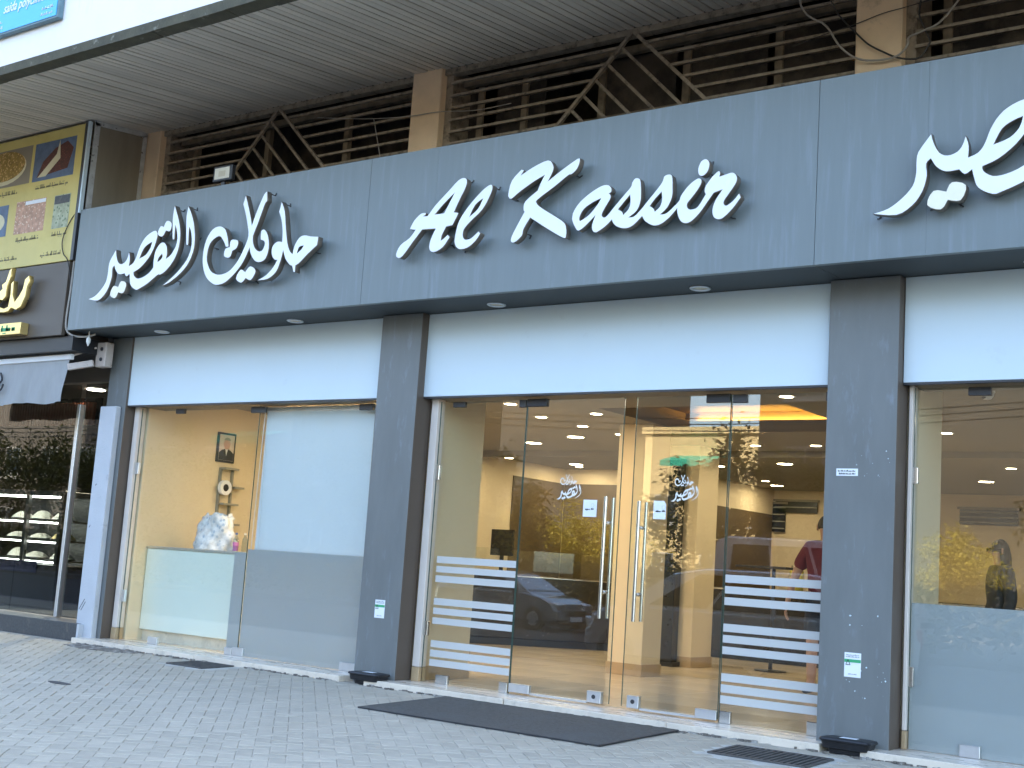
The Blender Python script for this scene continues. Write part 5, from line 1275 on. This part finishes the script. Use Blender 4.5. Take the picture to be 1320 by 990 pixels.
MB().bar((-10.95, 5.57, 1.26), (-10.95, 5.57, .986), .05, .03).build('neck', 'black', tv)

# things on and by the window counter
bg = thing('plastic_bag', 'full printed white plastic bag on the mint counter', 'bag', (-11.3, .5, 1.063))
def bagf(u, v):
    a = u * 2 * math.pi
    r = 1.0 + .10 * math.sin(3 * a + 5 * v) + .06 * math.sin(7 * a - 9 * v) + .05 * math.sin(11 * a + 17 * v)
    w = (.30 - .09 * v) * r if v < .93 else .17 * r
    d = (.17 - .07 * v) * r
    p = Vector((-11.28 + w * math.cos(a) + .04 * v, .52 + d * math.sin(a), 1.063 + .40 * v + .02 * math.sin(4 * a) * v))
    return p
mb = MB().grid(bagf, 48, 16)
mb.build('bag', 'bag', bg, smooth=True)
for i, (x, y, lab, lblm, cap) in enumerate(((-10.86, .46, 'small clear bottle with a pink label on the mint counter', 'pink', 'blue_cap'), (-10.74, .48, 'small clear bottle with a white cap on the mint counter', None, 'white_vinyl'))):
    b = thing('bottle', lab, 'bottle', (x, y, 1.063))
    MB().lathe((x, y, 1.0635), [(.030, 0), (.033, .01), (.033, .11), (.028, .14), (.012, .17), (.012, .185)], 16).build('body', 'pet', b, smooth=True)
    MB().lathe((x, y, 1.0635), [(.0305, .004), (.031, .07), (.0, .071)], 12).build('water', 'white_vinyl' if i else 'pink', b) if i == 0 else None
    if lblm: MB().lathe((x, y, 1.0635), [(.0334, .06), (.0340, .06), (.0340, .10), (.0334, .10)], 16, ring=True).build('label', lblm, b)
    MB().lathe((x, y, 1.0635), [(.014, .184), (.014, .204), (.0, .205)], 12).build('cap', cap, b)
pf = thing('framed_portrait', 'black framed portrait of a man in a dark suit on the side wall', 'picture', (-12.09, 1.26, 2.12))
def wallbox(y0, y1, z0, z1, x1, m, name, parent, b=.002): return MB().box(-12.098, x1, y0, y1, z0, z1).build(name, m, parent, bevel=b)
wallbox(1.12, 1.405, 2.125, 2.487, -12.075, 'black', 'frame', pf)
wallbox(1.145, 1.38, 2.15, 2.462, -12.073, 'print_bg', 'print', pf, 0)
def wp(pts, x, m, name): return MB().prism([(x, y, z) for y, z in pts], (.0012, 0, 0)).build(name, m, pf)
wp([(1.148, 2.152), (1.377, 2.152), (1.377, 2.24), (1.33, 2.275), (1.285, 2.29), (1.235, 2.29), (1.19, 2.275), (1.148, 2.24)], -12.0725, 'suit', 'jacket')
wp([(1.243, 2.29), (1.283, 2.29), (1.263, 2.20)], -12.071, 'paper', 'shirt')
wp([(1.263 + .052 * math.cos(a * .393), 2.355 + .072 * math.sin(a * .393)) for a in range(16)], -12.0705, 'print_skin', 'face')
wp([(1.263 + .052 * math.cos(a * .393), 2.395 + .036 * math.sin(a * .393)) for a in range(0, 9)], -12.069, 'shelf', 'hairline')
sf = thing('wall_shelf', 'ladder like grey metal wall shelf below the portrait', 'shelf', (-12.05, 1.3, 1.1))
for y in (1.21, 1.40): MB().box(-12.098, -12.06, y - .012, y + .012, 1.15, 2.06).build('upright', 'shelf', sf)
for z, y0, y1 in ((2.05, 1.2, 1.41), (1.83, 1.37, 1.52), (1.62, 1.21, 1.45), (1.38, 1.3, 1.5), (1.2, 1.25, 1.48)):
    MB().box(-12.098, -11.97, y0, y1, z - .012, z + .012).build('tread', 'shelf', sf)
tr_ = thing('tape_roll', 'white tape roll with a dark core hanging on the wall shelf', 'roll', (-12.02, 1.24, 1.81))
mb = MB()
mb.lathe((-12.03, 1.235, 1.815), [(.045, 0), (.09, 0), (.09, .05), (.045, .05)], 26, 'x', True); mb.build('roll', 'paper', tr_)
MB().lathe((-12.03, 1.235, 1.815), [(.044, .002), (.044, .046), (0, .047)], 20, 'x').build('core', 'black', tr_)

bl_ = thing('roller_blind', 'white blind lowered halfway behind the window', 'blind', (-9.4, .09, 1.1))
def blf(u, v): return Vector((-10.155 + u * 1.545, .085 + .004 * math.sin(u * 9 + 2 * v), 1.10 + v * 1.46))
MB().grid(blf, 24, 8).build('cloth', 'blind', bl_, smooth=True)
MB().box(-10.155, -8.61, .078, .098, 1.082, 1.102).build('bottom_bar', 'alu', bl_, bevel=.003)
MB().box(-10.2, -8.45, .08, .13, 2.562, 2.605).build('head_box', 'alu', bl_, bevel=.003)
cl = [(-10.155, .06, 2.56), (-10.165, .055, 1.8), (-10.17, .05, 1.0), (-10.165, .05, .66), (-10.13, .05, .56), (-10.085, .05, .55), (-10.055, .05, .62), (-10.06, .05, 1.0), (-10.09, .055, 1.8), (-10.12, .06, 2.56)]
MB().tube(cubic(cl, 5), .0045, 6).build('cord_loop', 'cord_white', bl_)
for k, x in enumerate((-9.75, -9.15, -8.75)):
    t = thing('spot_lamp', 'lit warm spot lamp above the white blind, %s from the grey pillar' % ('third', 'second', 'first')[k], 'lamp', (x, .22, 2.62), 'spot lamps above the blind')
    MB().lathe((x, .22, 2.6275), [(.04, 0), (.045, -.006), (.03, -.02)], 16).build('ring', 'steel', t)
    MB().lathe((x, .22, 2.6275), [(.028, -.0205), (.026, -.024), (0, -.025)], 14).build('lens', 'lamp_warm', t)
    area_lamp('lamp_light', x, .22, 2.600, .05, 3, (1, .72, .4), t)

cm = thing('dome_camera', 'white dome security camera under the ceiling in the last window', 'camera', (-3.0, 1.6, 2.7))
def on_dome(r, z): return (r, z)
MB().lathe((-3.03, 1.35, CZ), [(.06, -.001), (.062, -.02), (.055, -.03)], 20).build('base', 'white_vinyl', cm)
MB().lathe((-3.03, 1.35, CZ), [(.054, -.0305), (.05, -.055), (.03, -.078), (0, -.085)], 20).build('dome', 'white_vinyl', cm, smooth=True)
MB().lathe((-3.045, 1.30, CZ - .07), [(.0, -.012), (.018, -.004), (.018, .006)], 12).build('eye', 'black', cm)

# ------------------------------------------------------------------ people inside
def person(name, label, at, rot, H, shirt, trousers, pose, sleeves='short', legs='long', hairlen=.0, glasses=False):
    """one continuous skinned figure, clothes and hair as children; local frame: faces -Y, feet at z=0"""
    t = thing(name, label, 'person', at)
    k = H / 1.75
    J = dict(pelvis=(0, 0, .95), waist=(0, 0, 1.08), chest=(0, -.01, 1.30), neck=(0, 0, 1.47), nape=(0, -.01, 1.53), head=(0, -.02, 1.62), crown=(0, -.005, 1.72))
    for s, n in ((1, 'l'), (-1, 'r')):
        J['sh' + n] = (s * .17, 0, 1.42); J['el' + n] = pose.get('el' + n, (s * .25, .02, 1.13)); J['wr' + n] = pose.get('wr' + n, (s * .24, -.06, .89)); J['ha' + n] = pose.get('ha' + n, (s * .235, -.09, .80))
        J['hip' + n] = (s * .09, 0, .90); J['kn' + n] = pose.get('kn' + n, (s * .105, -.02, .50)); J['an' + n] = pose.get('an' + n, (s * .11, .01, .09)); J['to' + n] = pose.get('to' + n, (s * .125, -.13, .035))
    E_ = [('pelvis', 'waist'), ('waist', 'chest'), ('chest', 'neck'), ('neck', 'nape'), ('nape', 'head'), ('head', 'crown')]
    for n in 'lr': E_ += [('chest', 'sh' + n), ('sh' + n, 'el' + n), ('el' + n, 'wr' + n), ('wr' + n, 'ha' + n), ('pelvis', 'hip' + n), ('hip' + n, 'kn' + n), ('kn' + n, 'an' + n), ('an' + n, 'to' + n)]
    RAD = dict(pelvis=(.155, .115), waist=(.145, .105), chest=(.165, .115), neck=(.062, .06), nape=(.055, .058), head=(.080, .095), crown=(.055, .065), sh=(.068, .068), el=(.045, .045), wr=(.032, .026), ha=(.038, .018), hip=(.095, .10), kn=(.062, .065), an=(.042, .045), to=(.045, .03))
    def rad(n): return RAD[n] if n in RAD else RAD[n[:-1]]
    def skin(names, edges, mm, pname, grow=1.0, parent=t):
        idx = {n: i for i, n in enumerate(names)}
        me = bpy.data.meshes.new(pname)
        me.from_pydata([Vector(J[n]) * k for n in names], [(idx[a], idx[b]) for a, b in edges], [])
        o = bpy.data.objects.new(pname, me)
        COL.objects.link(o)
        o.modifiers.new('skin', 'SKIN').use_smooth_shade = True
        for i, n in enumerate(names):
            sv = me.skin_vertices[0].data[i]
            g = grow
            sv.radius = (rad(n)[0] * k * g, rad(n)[1] * k * g)
            sv.use_root = (n == names[0])
        m2 = o.modifiers.new('sub', 'SUBSURF')
        m2.levels = m2.render_levels = 2
        res = bpy.data.meshes.new_from_object(o.evaluated_get(bpy.context.evaluated_depsgraph_get()))
        bpy.data.objects.remove(o)
        c, s = math.cos(rot), math.sin(rot)
        for v in res.vertices:
            x, y, z = v.co
            v.co = (at[0] + x * c - y * s, at[1] + x * s + y * c, at[2] + z)
        for p in res.polygons: p.use_smooth = True
        res.materials.clear(); res.materials.append(MT[mm]); res.name = pname
        return _link(bpy.data.objects.new(pname, res), parent)
    body = skin(list(J), E_, 'skin', 'body')
    # fingers rooted in the palm
    def W(v):
        c, s = math.cos(rot), math.sin(rot)
        v = Vector(v) * k
        return Vector((at[0] + v.x * c - v.y * s, at[1] + v.x * s + v.y * c, at[2] + v.z))
    for s, n in ((1, 'l'), (-1, 'r')):
        h = Vector(J['ha' + n]); d = (h - Vector(J['wr' + n])).normalized()
        side = Vector((0, -1, 0)) - d * d.dot(Vector((0, -1, 0))); side.normalize()
        inn = Vector((-s, 0, 0))
        mb = MB()
        for q, ln in ((-.027, .065), (-.009, .08), (.009, .078), (.027, .07)):
            b = h + side * q + d * .02
            mb.tube([W(b), W(b + d * ln * .5 + inn * .006), W(b + d * ln * .85 + inn * .022), W(b + d * ln + inn * .034)], [.010 * k, .009 * k, .008 * k, .006 * k], 7)
        b = h + side * .03 - d * .02
        mb.tube([W(b), W(b + side * .025 + d * .025 + inn * .01), W(b + side * .032 + d * .055 + inn * .02)], [.011 * k, .010 * k, .007 * k], 7)
        mb.build('fingers', 'skin', body, smooth=True)
    J0 = dict(J)
    # shirt: torso and sleeves a little larger than the body
    if sleeves == 'short':
        for s, n in ((1, 'l'), (-1, 'r')):
            J['el' + n] = tuple(Vector(J['sh' + n]).lerp(Vector(J['el' + n]), .78))
    RAD['el'] = (.062, .062) if sleeves == 'short' else (.055, .055)
    RAD['neck'] = (.075, .07)
    J['pelvis'] = (0, 0, .90); J['neck'] = (0, 0, 1.455)
    nm = ['pelvis', 'waist', 'chest', 'neck', 'shl', 'ell', 'shr', 'elr'] + ([] if sleeves == 'short' else ['wrl', 'wrr'])
    ed = [('pelvis', 'waist'), ('waist', 'chest'), ('chest', 'neck'), ('chest', 'shl'), ('shl', 'ell'), ('chest', 'shr'), ('shr', 'elr')] + ([] if sleeves == 'short' else [('ell', 'wrl'), ('elr', 'wrr')])
    if sleeves != 'short': RAD['wr'] = (.042, .038)
    shirt_o = skin(nm, ed, shirt, 'shirt', 1.24)
    J.update(J0)
    RAD['kn'] = (.082, .085) if legs == 'short' else (.075, .078)
    RAD['an'] = (.055, .058)
    nm = ['pelvis', 'hipl', 'knl', 'hipr', 'knr'] + ([] if legs == 'short' else ['anl', 'anr'])
    ed = [('pelvis', 'hipl'), ('hipl', 'knl'), ('pelvis', 'hipr'), ('hipr', 'knr')] + ([] if legs == 'short' else [('knl', 'anl'), ('knr', 'anr')])
    skin(nm, ed, trousers, 'shorts' if legs == 'short' else 'trousers', 1.12)
    for s, n in ((1, 'l'), (-1, 'r')):
        a, b = Vector(J['an' + n]), Vector(J['to' + n])
        mb = MB()
        mb.loft([[W((b.x * f + a.x * (1 - f) + math.cos(q * .785) * w, (b.y - .03) * f + (a.y + .06) * (1 - f), max(.0, .012 + hgt * (.5 + .5 * math.sin(q * .785))))) for q in range(8)] for f, w, hgt in ((0, .03, .08), (.2, .042, .10), (.5, .045, .085), (.8, .046, .06), (1, .03, .035))])
        mb.build('shoe', 'navy', t, smooth=True)
    # head details
    hc = Vector((0, -.018, 1.632))
    def hairf(u, v):
        a, b = u * 2 * math.pi, v * math.pi * .56
        rr = Vector((.090 * math.sin(b) * math.cos(a), .108 * math.sin(b) * math.sin(a) + .012, .118 * math.cos(b)))
        if rr.y < -.03 and rr.z < .055: rr *= .90
        if hairlen and rr.y > -.02: rr.z -= hairlen * v * v
        return W(hc + Vector((0, .004, .004)) + rr)
    MB().grid(hairf, 28, 12).build('hair', 'hair', body, smooth=True)
    fm = MB()
    fm.loft([[W(hc + Vector((x, y, z)))for x, y, z in ring] for ring in ([(-.004, -.094, .012), (.004, -.094, .012), (.004, -.090, .018), (-.004, -.090, .018)], [(-.011, -.095, -.026), (.011, -.095, -.026), (.006, -.122, -.020), (-.006, -.122, -.020)], [(-.008, -.095, -.034), (.008, -.095, -.034), (.004, -.106, -.033), (-.004, -.106, -.033)])])
    fm.build('nose', 'skin', body, smooth=True)
    em = MB()
    for s in (1, -1):
        em.lathe(W(hc + Vector((s * .032, -.092, .006))), [(.0, -.006), (.011, -.003), (.011, .003), (.0, .006)], 10, 'z')
    em.build('eyes', 'ink', body)
    mm_ = MB()
    mm_.tube([W(hc + Vector((x, -.096 + abs(x) * .25, -.058 + abs(x) * .08))) for x in (-.024, -.012, 0, .012, .024)], [.002, .005, .0055, .005, .002], 6)
    mm_.build('mouth', 'print_skin', body)
    er = MB()
    for s in (1, -1):
        er.obox(W(hc + Vector((s * .089, .0, -.005))), Vector((.006, 0, 0)) * k, Vector((0, .016, 0)) * k, Vector((0, 0, .030)) * k)
    er.build('ears', 'skin', body, bevel=.004)
    if glasses:
        g = MB()
        for s in (1, -1):
            g.loft([[W(hc + Vector((s * .036 + .030 * math.cos(q * .628), yy + .0, .004 + .022 * math.sin(q * .628)))) for q in range(10)] for yy in (-.112, -.106)])
            g.tube([W(hc + Vector((s * .066, -.104, .008))), W(hc + Vector((s * .088, -.02, .010))), W(hc + Vector((s * .090, .02, .0)))], .0025 * k, 5)
        g.build('sunglasses', 'black_stone', body)
    return t, shirt_o, W
man, sh_o, Wm = person('person', 'person in a maroon T-shirt and dark shorts standing inside by the grey pillar', (-5.30, 3.62, 0), math.radians(10), 1.86, 'maroon', 'navy',
       {'elr': (-.31, .03, 1.13), 'wrr': (-.355, -.05, .88), 'har': (-.36, -.075, .795), 'anl': (.13, .03, .09), 'tol': (.15, -.11, .035)}, 'short', 'short')
person('person', 'person with dark hair and sunglasses standing inside the last window', (-3.62, 4.0, 0), math.radians(-55), 1.70, 'navy', 'navy', {}, 'long', 'long', .16, True)

# ------------------------------------------------------------------ across the road (seen mirrored in the glass)
def car(name, label, x, y, zg, sgn, Ln, Wd, prof, belt, cabin, paint, wheel_r, wb, pick=False):
    """sgn=+1: nose towards +X. prof: lower body side outline; cabin: greenhouse outline (both as (along, height))"""
    t = thing(name, label, 'car' if not pick else 'van', (x, y, zg))
    def P(a, w, h): return Vector((x + sgn * a, y + w, zg + h))
    hw = Wd / 2
    rings = []
    for w, ins in ((-hw + .0, .06), (-hw, .0), (-hw + .05, -.0), (hw - .05, -.0), (hw, .0)):
        pass
    cx, cz = sum(p[0] for p in prof) / len(prof), sum(p[1] for p in prof) / len(prof)
    mb = MB()
    mb.loft([[P(cx + (a - cx) * s, w, cz + (h - cz) * s) for a, h in prof] for w, s in ((-hw, .93), (-hw + .05, .985), (-hw + .16, 1), (hw - .16, 1), (hw - .05, .985), (hw, .93))])
    body = mb.build('body', paint, t, smooth=False)
    mb = MB()
    rr = []
    top = max(h for a, h in cabin)
    for f in (-1, -.82, .82, 1):
        ring = []
        for a, h in cabin:
            q = (h - belt) / (top - belt)
            wv = (hw - .05 - .16 * q) * (1 if abs(f) == 1 else .9) * (1 if f > 0 else -1)
            ring.append(P(a, wv, h if abs(f) < 1 else belt + (h - belt) * .965))
        rr.append(ring)
    mb.loft(rr)
    cb = mb.build('cabin', paint, t)
    # side windows, windscreen, rear window
    ca_ = sorted(cabin)
    a0, a1 = min(a for a, h in cabin if h > belt + .3 * (top - belt)), max(a for a, h in cabin if h > belt + .3 * (top - belt))
    for s in (-1, 1):
        def wside(q): return s * ((hw - .05 - .16 * q) + .006)
        lo, hi = [min(a for a, h in cabin), max(a for a, h in cabin)], [min(a for a, h in cabin if h > top - .08), max(a for a, h in cabin if h > top - .08)]
        N = 2 if Ln < 4.5 else 3
        for i in range(N):
            def at(f, q): 
                l = lo[0] + (lo[1] - lo[0]) * (.10 + .80 * f); u = hi[0] + (hi[1] - hi[0]) * (.04 + .92 * f)
                return l + (u - l) * q
            f0, f1 = i / N + .012, (i + 1) / N - .012
            poly = [(at(f0, .08), .08), (at(f1, .08), .08), (at(f1, .84), .84), (at(f0, .84), .84)]
            MB().prism([P(a, wside(q), belt + (top - belt) * q) for a, q in poly], (0, s * .004, 0)).build('side_window', 'car_glass', cb)
    for end, nm in ((1, 'windscreen'), (-1, 'rear_window')):
        ext = max if end > 0 else min
        l = ext(a for a, h in cabin); u = ext([a for a, h in cabin if h > top - .08])
        def pt(q, w): return P(l + (u - l) * q + end * .012, w * (hw - .12 - .14 * q), belt + (top - belt) * q + .012)
        MB().prism([pt(.1, -1), pt(.1, 1), pt(.9, 1), pt(.9, -1)], (sgn * end * .006, 0, .004)).build(nm, 'car_glass', cb)
    fr_, rl = max(a for a, h in prof), min(a for a, h in prof)
    for s in (-1, 1):
        MB().obox(P(fr_ - .13, s * (hw - .22), belt * .70), (.12, 0, .03 * -1), (0, .16, 0), (0.02 * sgn, 0, .075)).build('headlight', 'pet' if False else 'alu', body, bevel=.02)
        MB().obox(P(rl + .06, s * (hw - .16), belt * .82), (.05, 0, 0), (0, .1, 0), (0, 0, .14)).build('tail_light', 'tail', body, bevel=.015)
        m_ = MB().obox(P(max(a for a, h in cabin) - .38, s * (hw + .10), belt + .06), (.05, 0, 0), (0, .09, 0), (0, 0, .065)).build('mirror', 'black', body, bevel=.02)
        for a in (wb / 2 + .02, -wb / 2):
            c = P(a, s * (hw - .10), wheel_r)
            w_ = MB().lathe(c, [(wheel_r * .62, -.10), (wheel_r * .96, -.10), (wheel_r, -.06), (wheel_r, .06), (wheel_r * .96, .10), (wheel_r * .62, .10)], 26, 'y').build('wheel', 'tyre', t, smooth=False)
            mb = MB().lathe(c + Vector((0, s * .07, 0)), [(wheel_r * .6, -.03), (wheel_r * .6, .03), (wheel_r * .16, .042)], 22, 'y')
            mb.build('rim', 'alu', w_)
            MB().lathe(P(a, s * (hw - .03), wheel_r), [(wheel_r * 1.16, -.045), (wheel_r * 1.16, .022), (wheel_r * 1.05, .024), (wheel_r * 1.05, -.045)], 26, 'y', True).build('wheel_arch', 'black', body)
    MB().obox(P(fr_ - .02, 0, belt * .52), (.025, 0, 0), (0, hw * .55, 0), (0, 0, .07)).build('front_grille', 'black', body, bevel=.01)
    MB().obox(P(fr_ + .012, 0, belt * .36), (.008, 0, 0), (0, .26, 0), (0, 0, .055)).build('number_plate', 'paper', body)
    MB().obox(P((fr_ + rl) / 2, 0, .22), ((fr_ - rl) / 2 - .03, 0, 0), (0, hw + .004, 0), (0, 0, .03)).build('sill', 'black', body)
    return t
car('hatchback', 'silver hatchback parked across the road, mirrored in the left door', -19.55, -17.9, -.40, 1, 3.9, 1.66,
    [(-1.95, .35), (-1.98, .62), (-1.93, .90), (1.0, .90), (1.55, .80), (1.85, .68), (1.98, .50), (1.97, .30), (1.85, .22), (-1.85, .22)], .88,
    [(-1.92, .88), (-1.70, 1.36), (-1.1, 1.44), (-.1, 1.43), (.35, 1.34), (1.12, .88)], 'silver_car', .29, 2.45)
car('pickup_car', 'white four door car mirrored in the right door leaf', -9.1, -8.6, -.37, -1, 4.7, 1.8,
    [(-2.9, .40), (-2.94, .75), (-2.88, 1.02), (.95, 1.02), (1.45, .97), (1.68, .84), (1.78, .60), (1.78, .38), (1.7, .26), (-2.8, .26)], 1.0,
    [(-2.86, 1.0), (-2.62, 1.55), (-1.8, 1.65), (-.2, 1.64), (.35, 1.54), (1.18, 1.0)], 'white_car', .34, 2.3)
car('delivery_van', 'pale delivery van parked across the road, mirrored right of the doors', -12.4, -20.9, -.26, 1, 5.2, 2.0,
    [(-2.6, .40), (-2.62, 1.0), (-2.6, 1.3), (1.9, 1.3), (2.35, 1.18), (2.6, .85), (2.6, .40), (2.5, .28), (-2.5, .28)], 1.28,
    [(-2.58, 1.28), (-2.5, 2.40), (-2.2, 2.50), (1.0, 2.48), (1.3, 2.36), (2.05, 1.28)], 'van_paint', .36, 3.2, True)

def tree(x, y, h, rx, rz, n, seed, lab, leaf='leaf'):
    r = random.Random(seed)
    t = thing('street_tree', lab, 'tree', (x, y, -.26), 'street trees across the road')
    z0 = -.26
    trunk = MB()
    hb = h - rz * 1.25
    trunk.tube([(x, y, z0), (x + .05, y, z0 + hb * .5), (x - .03, y + .03, z0 + hb)], [.16, .13, .11], 9)
    tips = []
    for k in range(6):
        a = k * 1.047 + r.uniform(-.3, .3)
        p = Vector((x, y, z0 + hb))
        q = p + Vector((math.cos(a) * rx * .55, math.sin(a) * rx * .55, rz * r.uniform(.5, 1.1)))
        trunk.tube([p, p.lerp(q, .5) + Vector((0, 0, .12)), q], [.075, .05, .02], 6)
        tips.append(q)
    trunk.build('trunk', 'bark', t, smooth=True)
    bm = bmesh.new()
    cz = z0 + h - rz
    clumps = [Vector((x + r.gauss(0, .5) * rx, y + r.gauss(0, .5) * rx, cz + r.gauss(0, .45) * rz)) for _ in range(26)] + tips
    for k in range(n):
        c = r.choice(clumps)
        p = c + Vector((r.gauss(0, .16) * rx, r.gauss(0, .16) * rx, r.gauss(0, .17) * rz))
        s = r.uniform(.055, .11)
        a = Vector((r.uniform(-1, 1), r.uniform(-1, 1), r.uniform(-.6, .6))).normalized()
        b = a.cross(Vector((r.uniform(-1, 1), r.uniform(-1, 1), r.uniform(-1, 1)))).normalized()
        v = [bm.verts.new(p + a * s), bm.verts.new(p + b * s * .5), bm.verts.new(p - a * s), bm.verts.new(p - b * s * .5)]
        bm.faces.new(v)
    me = bpy.data.meshes.new('crown')
    bm.to_mesh(me); bm.free()
    me.materials.append(MT[leaf])
    _link(bpy.data.objects.new('crown', me), t)
hr = random.Random(77)
hd = thing('hedge', 'dark clipped hedge along the far pavement', 'hedge', (-28, -21.4, -.26))
bm = bmesh.new()
for k in range(26000):
    p = Vector((hr.uniform(-64, 0), -21.4 + hr.gauss(0, .3), -.2 + 1.5 * hr.random() ** .7 + hr.gauss(0, .08)))
    s_ = hr.uniform(.08, .14)
    a = Vector((hr.uniform(-1, 1), hr.uniform(-1, 1), hr.uniform(-.6, .6))).normalized()
    b = a.cross(Vector((hr.uniform(-1, 1), hr.uniform(-1, 1), hr.uniform(-1, 1)))).normalized()
    bm.faces.new([bm.verts.new(p + a * s_), bm.verts.new(p + b * s_ * .5), bm.verts.new(p - a * s_), bm.verts.new(p - b * s_ * .5)])
me = bpy.data.meshes.new('foliage')
bm.to_mesh(me); bm.free()
me.materials.append(MT['leaf'])
_link(bpy.data.objects.new('foliage', me), hd)['kind'] = 'stuff'
TX = [(-64, 6.2, 2.6, 2.3), (-58.5, 5.8, 2.5, 2.2), (-53.5, 6.0, 2.5, 2.2), (-48.5, 5.6, 2.4, 2.1), (-43.5, 5.2, 2.2, 2.0), (-39, 4.9, 2.1, 1.9), (-35, 5.0, 2.0, 1.9), (-31, 5.4, 2.1, 2.0), (-27.2, 5.2, 2.0, 1.9), (-25.0, 5.0, 1.6, 1.8), (-16.6, 4.9, 1.6, 1.8), (-13.6, 4.9, 1.5, 1.7), (-6.4, 4.9, 1.9, 1.8), (-2.4, 5.0, 1.9, 1.8)]
FAR = [(-37.6, 4.3, 2.4, 1.9), (-33.6, 4.0, 2.2, 1.8), (-16.4, 3.6, 2.0, 1.6), (-40.2, 4.4, 2.3, 2.0), (-35.6, 3.6, 2.0, 1.7)]
ORD = ('first', 'second', 'third', 'fourth', 'fifth', 'sixth', 'seventh', 'eighth', 'ninth', 'tenth', 'eleventh', 'twelfth', 'thirteenth', 'last')
for i, (x, h, rx, rz) in enumerate(TX):
    tree(x, -22.8 - .6 * (i % 2), h, rx, rz, 7000, 100 + i, '%s leafy street tree across the road, counted from the far end' % ORD[i])
for i, (x, h, rx, rz) in enumerate(FAR):
    tree(x, -44.0 - .5 * i, h, rx, rz, 7000, 200 + i, ('sunlit yellow tree mirrored in the left door, third from its pull bar', 'sunlit yellow tree mirrored in the left door, beside its pull bar', 'sunlit yellow tree mirrored in the last window', 'sunlit yellow tree mirrored in the left door, at its hinge edge', 'sunlit yellow tree mirrored in the left door, second from its pull bar')[i], 'leaf_sunlit')

def house(x0, x1, y, d, h, wall, lab, cols, rows, awn=False):
    t = thing('street_building', lab, 'building', ((x0 + x1) / 2, y - d / 2, -.26), 'buildings across the road')
    MB().box(x0, x1, y - d, y, -.4, h).build('wall', wall, t)
    MB().box(x0 - .15, x1 + .15, y - d - .15, y + .15, h + .002, h + .35).build('parapet', wall, t)
    w = (x1 - x0) / cols
    for i in range(cols):
        for j in range(rows):
            xc, zc = x0 + (i + .5) * w, .9 + 3.0 * j
            f = MB().box(xc - .62, xc + .62, y + .001, y + .06, zc, zc + 1.5).build('window', 'kerb', t, bevel=.01)
            for s in (-1, 1): MB().box(xc + s * .30 - .26, xc + s * .30 + .26, y + .061, y + .07, zc + .08, zc + 1.42).build('window_glass', 'far_pane', f)
            MB().box(xc - .75, xc + .75, y + .001, y + .22, zc - .12, zc - .002).build('sill', 'kerb', f)
    for xa, xb, z in (awn or ()):
        MB().prism([(xa, y + .01, z + .45), (xa, y + 1.7, z + .05), (xa, y + 1.7, z - .25), (xa, y + 1.67, z + .03), (xa, y + .01, z + .40)], (xb - xa, 0, 0)).build('awning', 'teal_cloth', t)
house(-75, -38.5, -28, 10, 11.0, 'stone_wall', 'brown stone building across the road with a teal awning', 12, 2, ((-41.5, -38.7, 5.6),))
house(-38, -31.5, -28, 5, 12.0, 'grey_wall', 'tall grey building across the road', 3, 3)
house(-34.5, -26.2, -50, 8, 8.6, 'ochre_wall', 'sunlit ochre building at the back of the open lot, with a teal awning', 3, 2, ((-32.6, -29.6, 7.0),))
house(-17.6, -14.4, -28, 4, 11.5, 'stone_wall', 'narrow brown stone building across the road', 1, 3)
house(-8.6, 6, -28, 10, 11.0, 'stone_wall', 'brown stone building across the road, nearest end', 5, 2)
house(-24.5, -8.0, -50, 8, 12.0, 'grey_wall', 'dark grey block at the back of the open lot, behind the lone tree', 5, 0)
house(-64, -40.5, -58, 8, 15.0, 'grey_wall', 'tall dark grey block at the back of the open lot, beside the ochre building', 5, 0)
for i, (y, z) in enumerate(((-20.2, 5.35), (-20.5, 5.55), (-20.0, 5.15))):
    pts = [(-60 + k * 2.5, y, z + .28 * math.cos((k % 12) / 12 * 6.283)) for k in range(27)]
    one(MB().tube(pts, .014, 5), 'street_cable', 'cord_dark', ('middle', 'highest', 'lowest')[i] + ' of the sagging cables above the far pavement', 'cable')
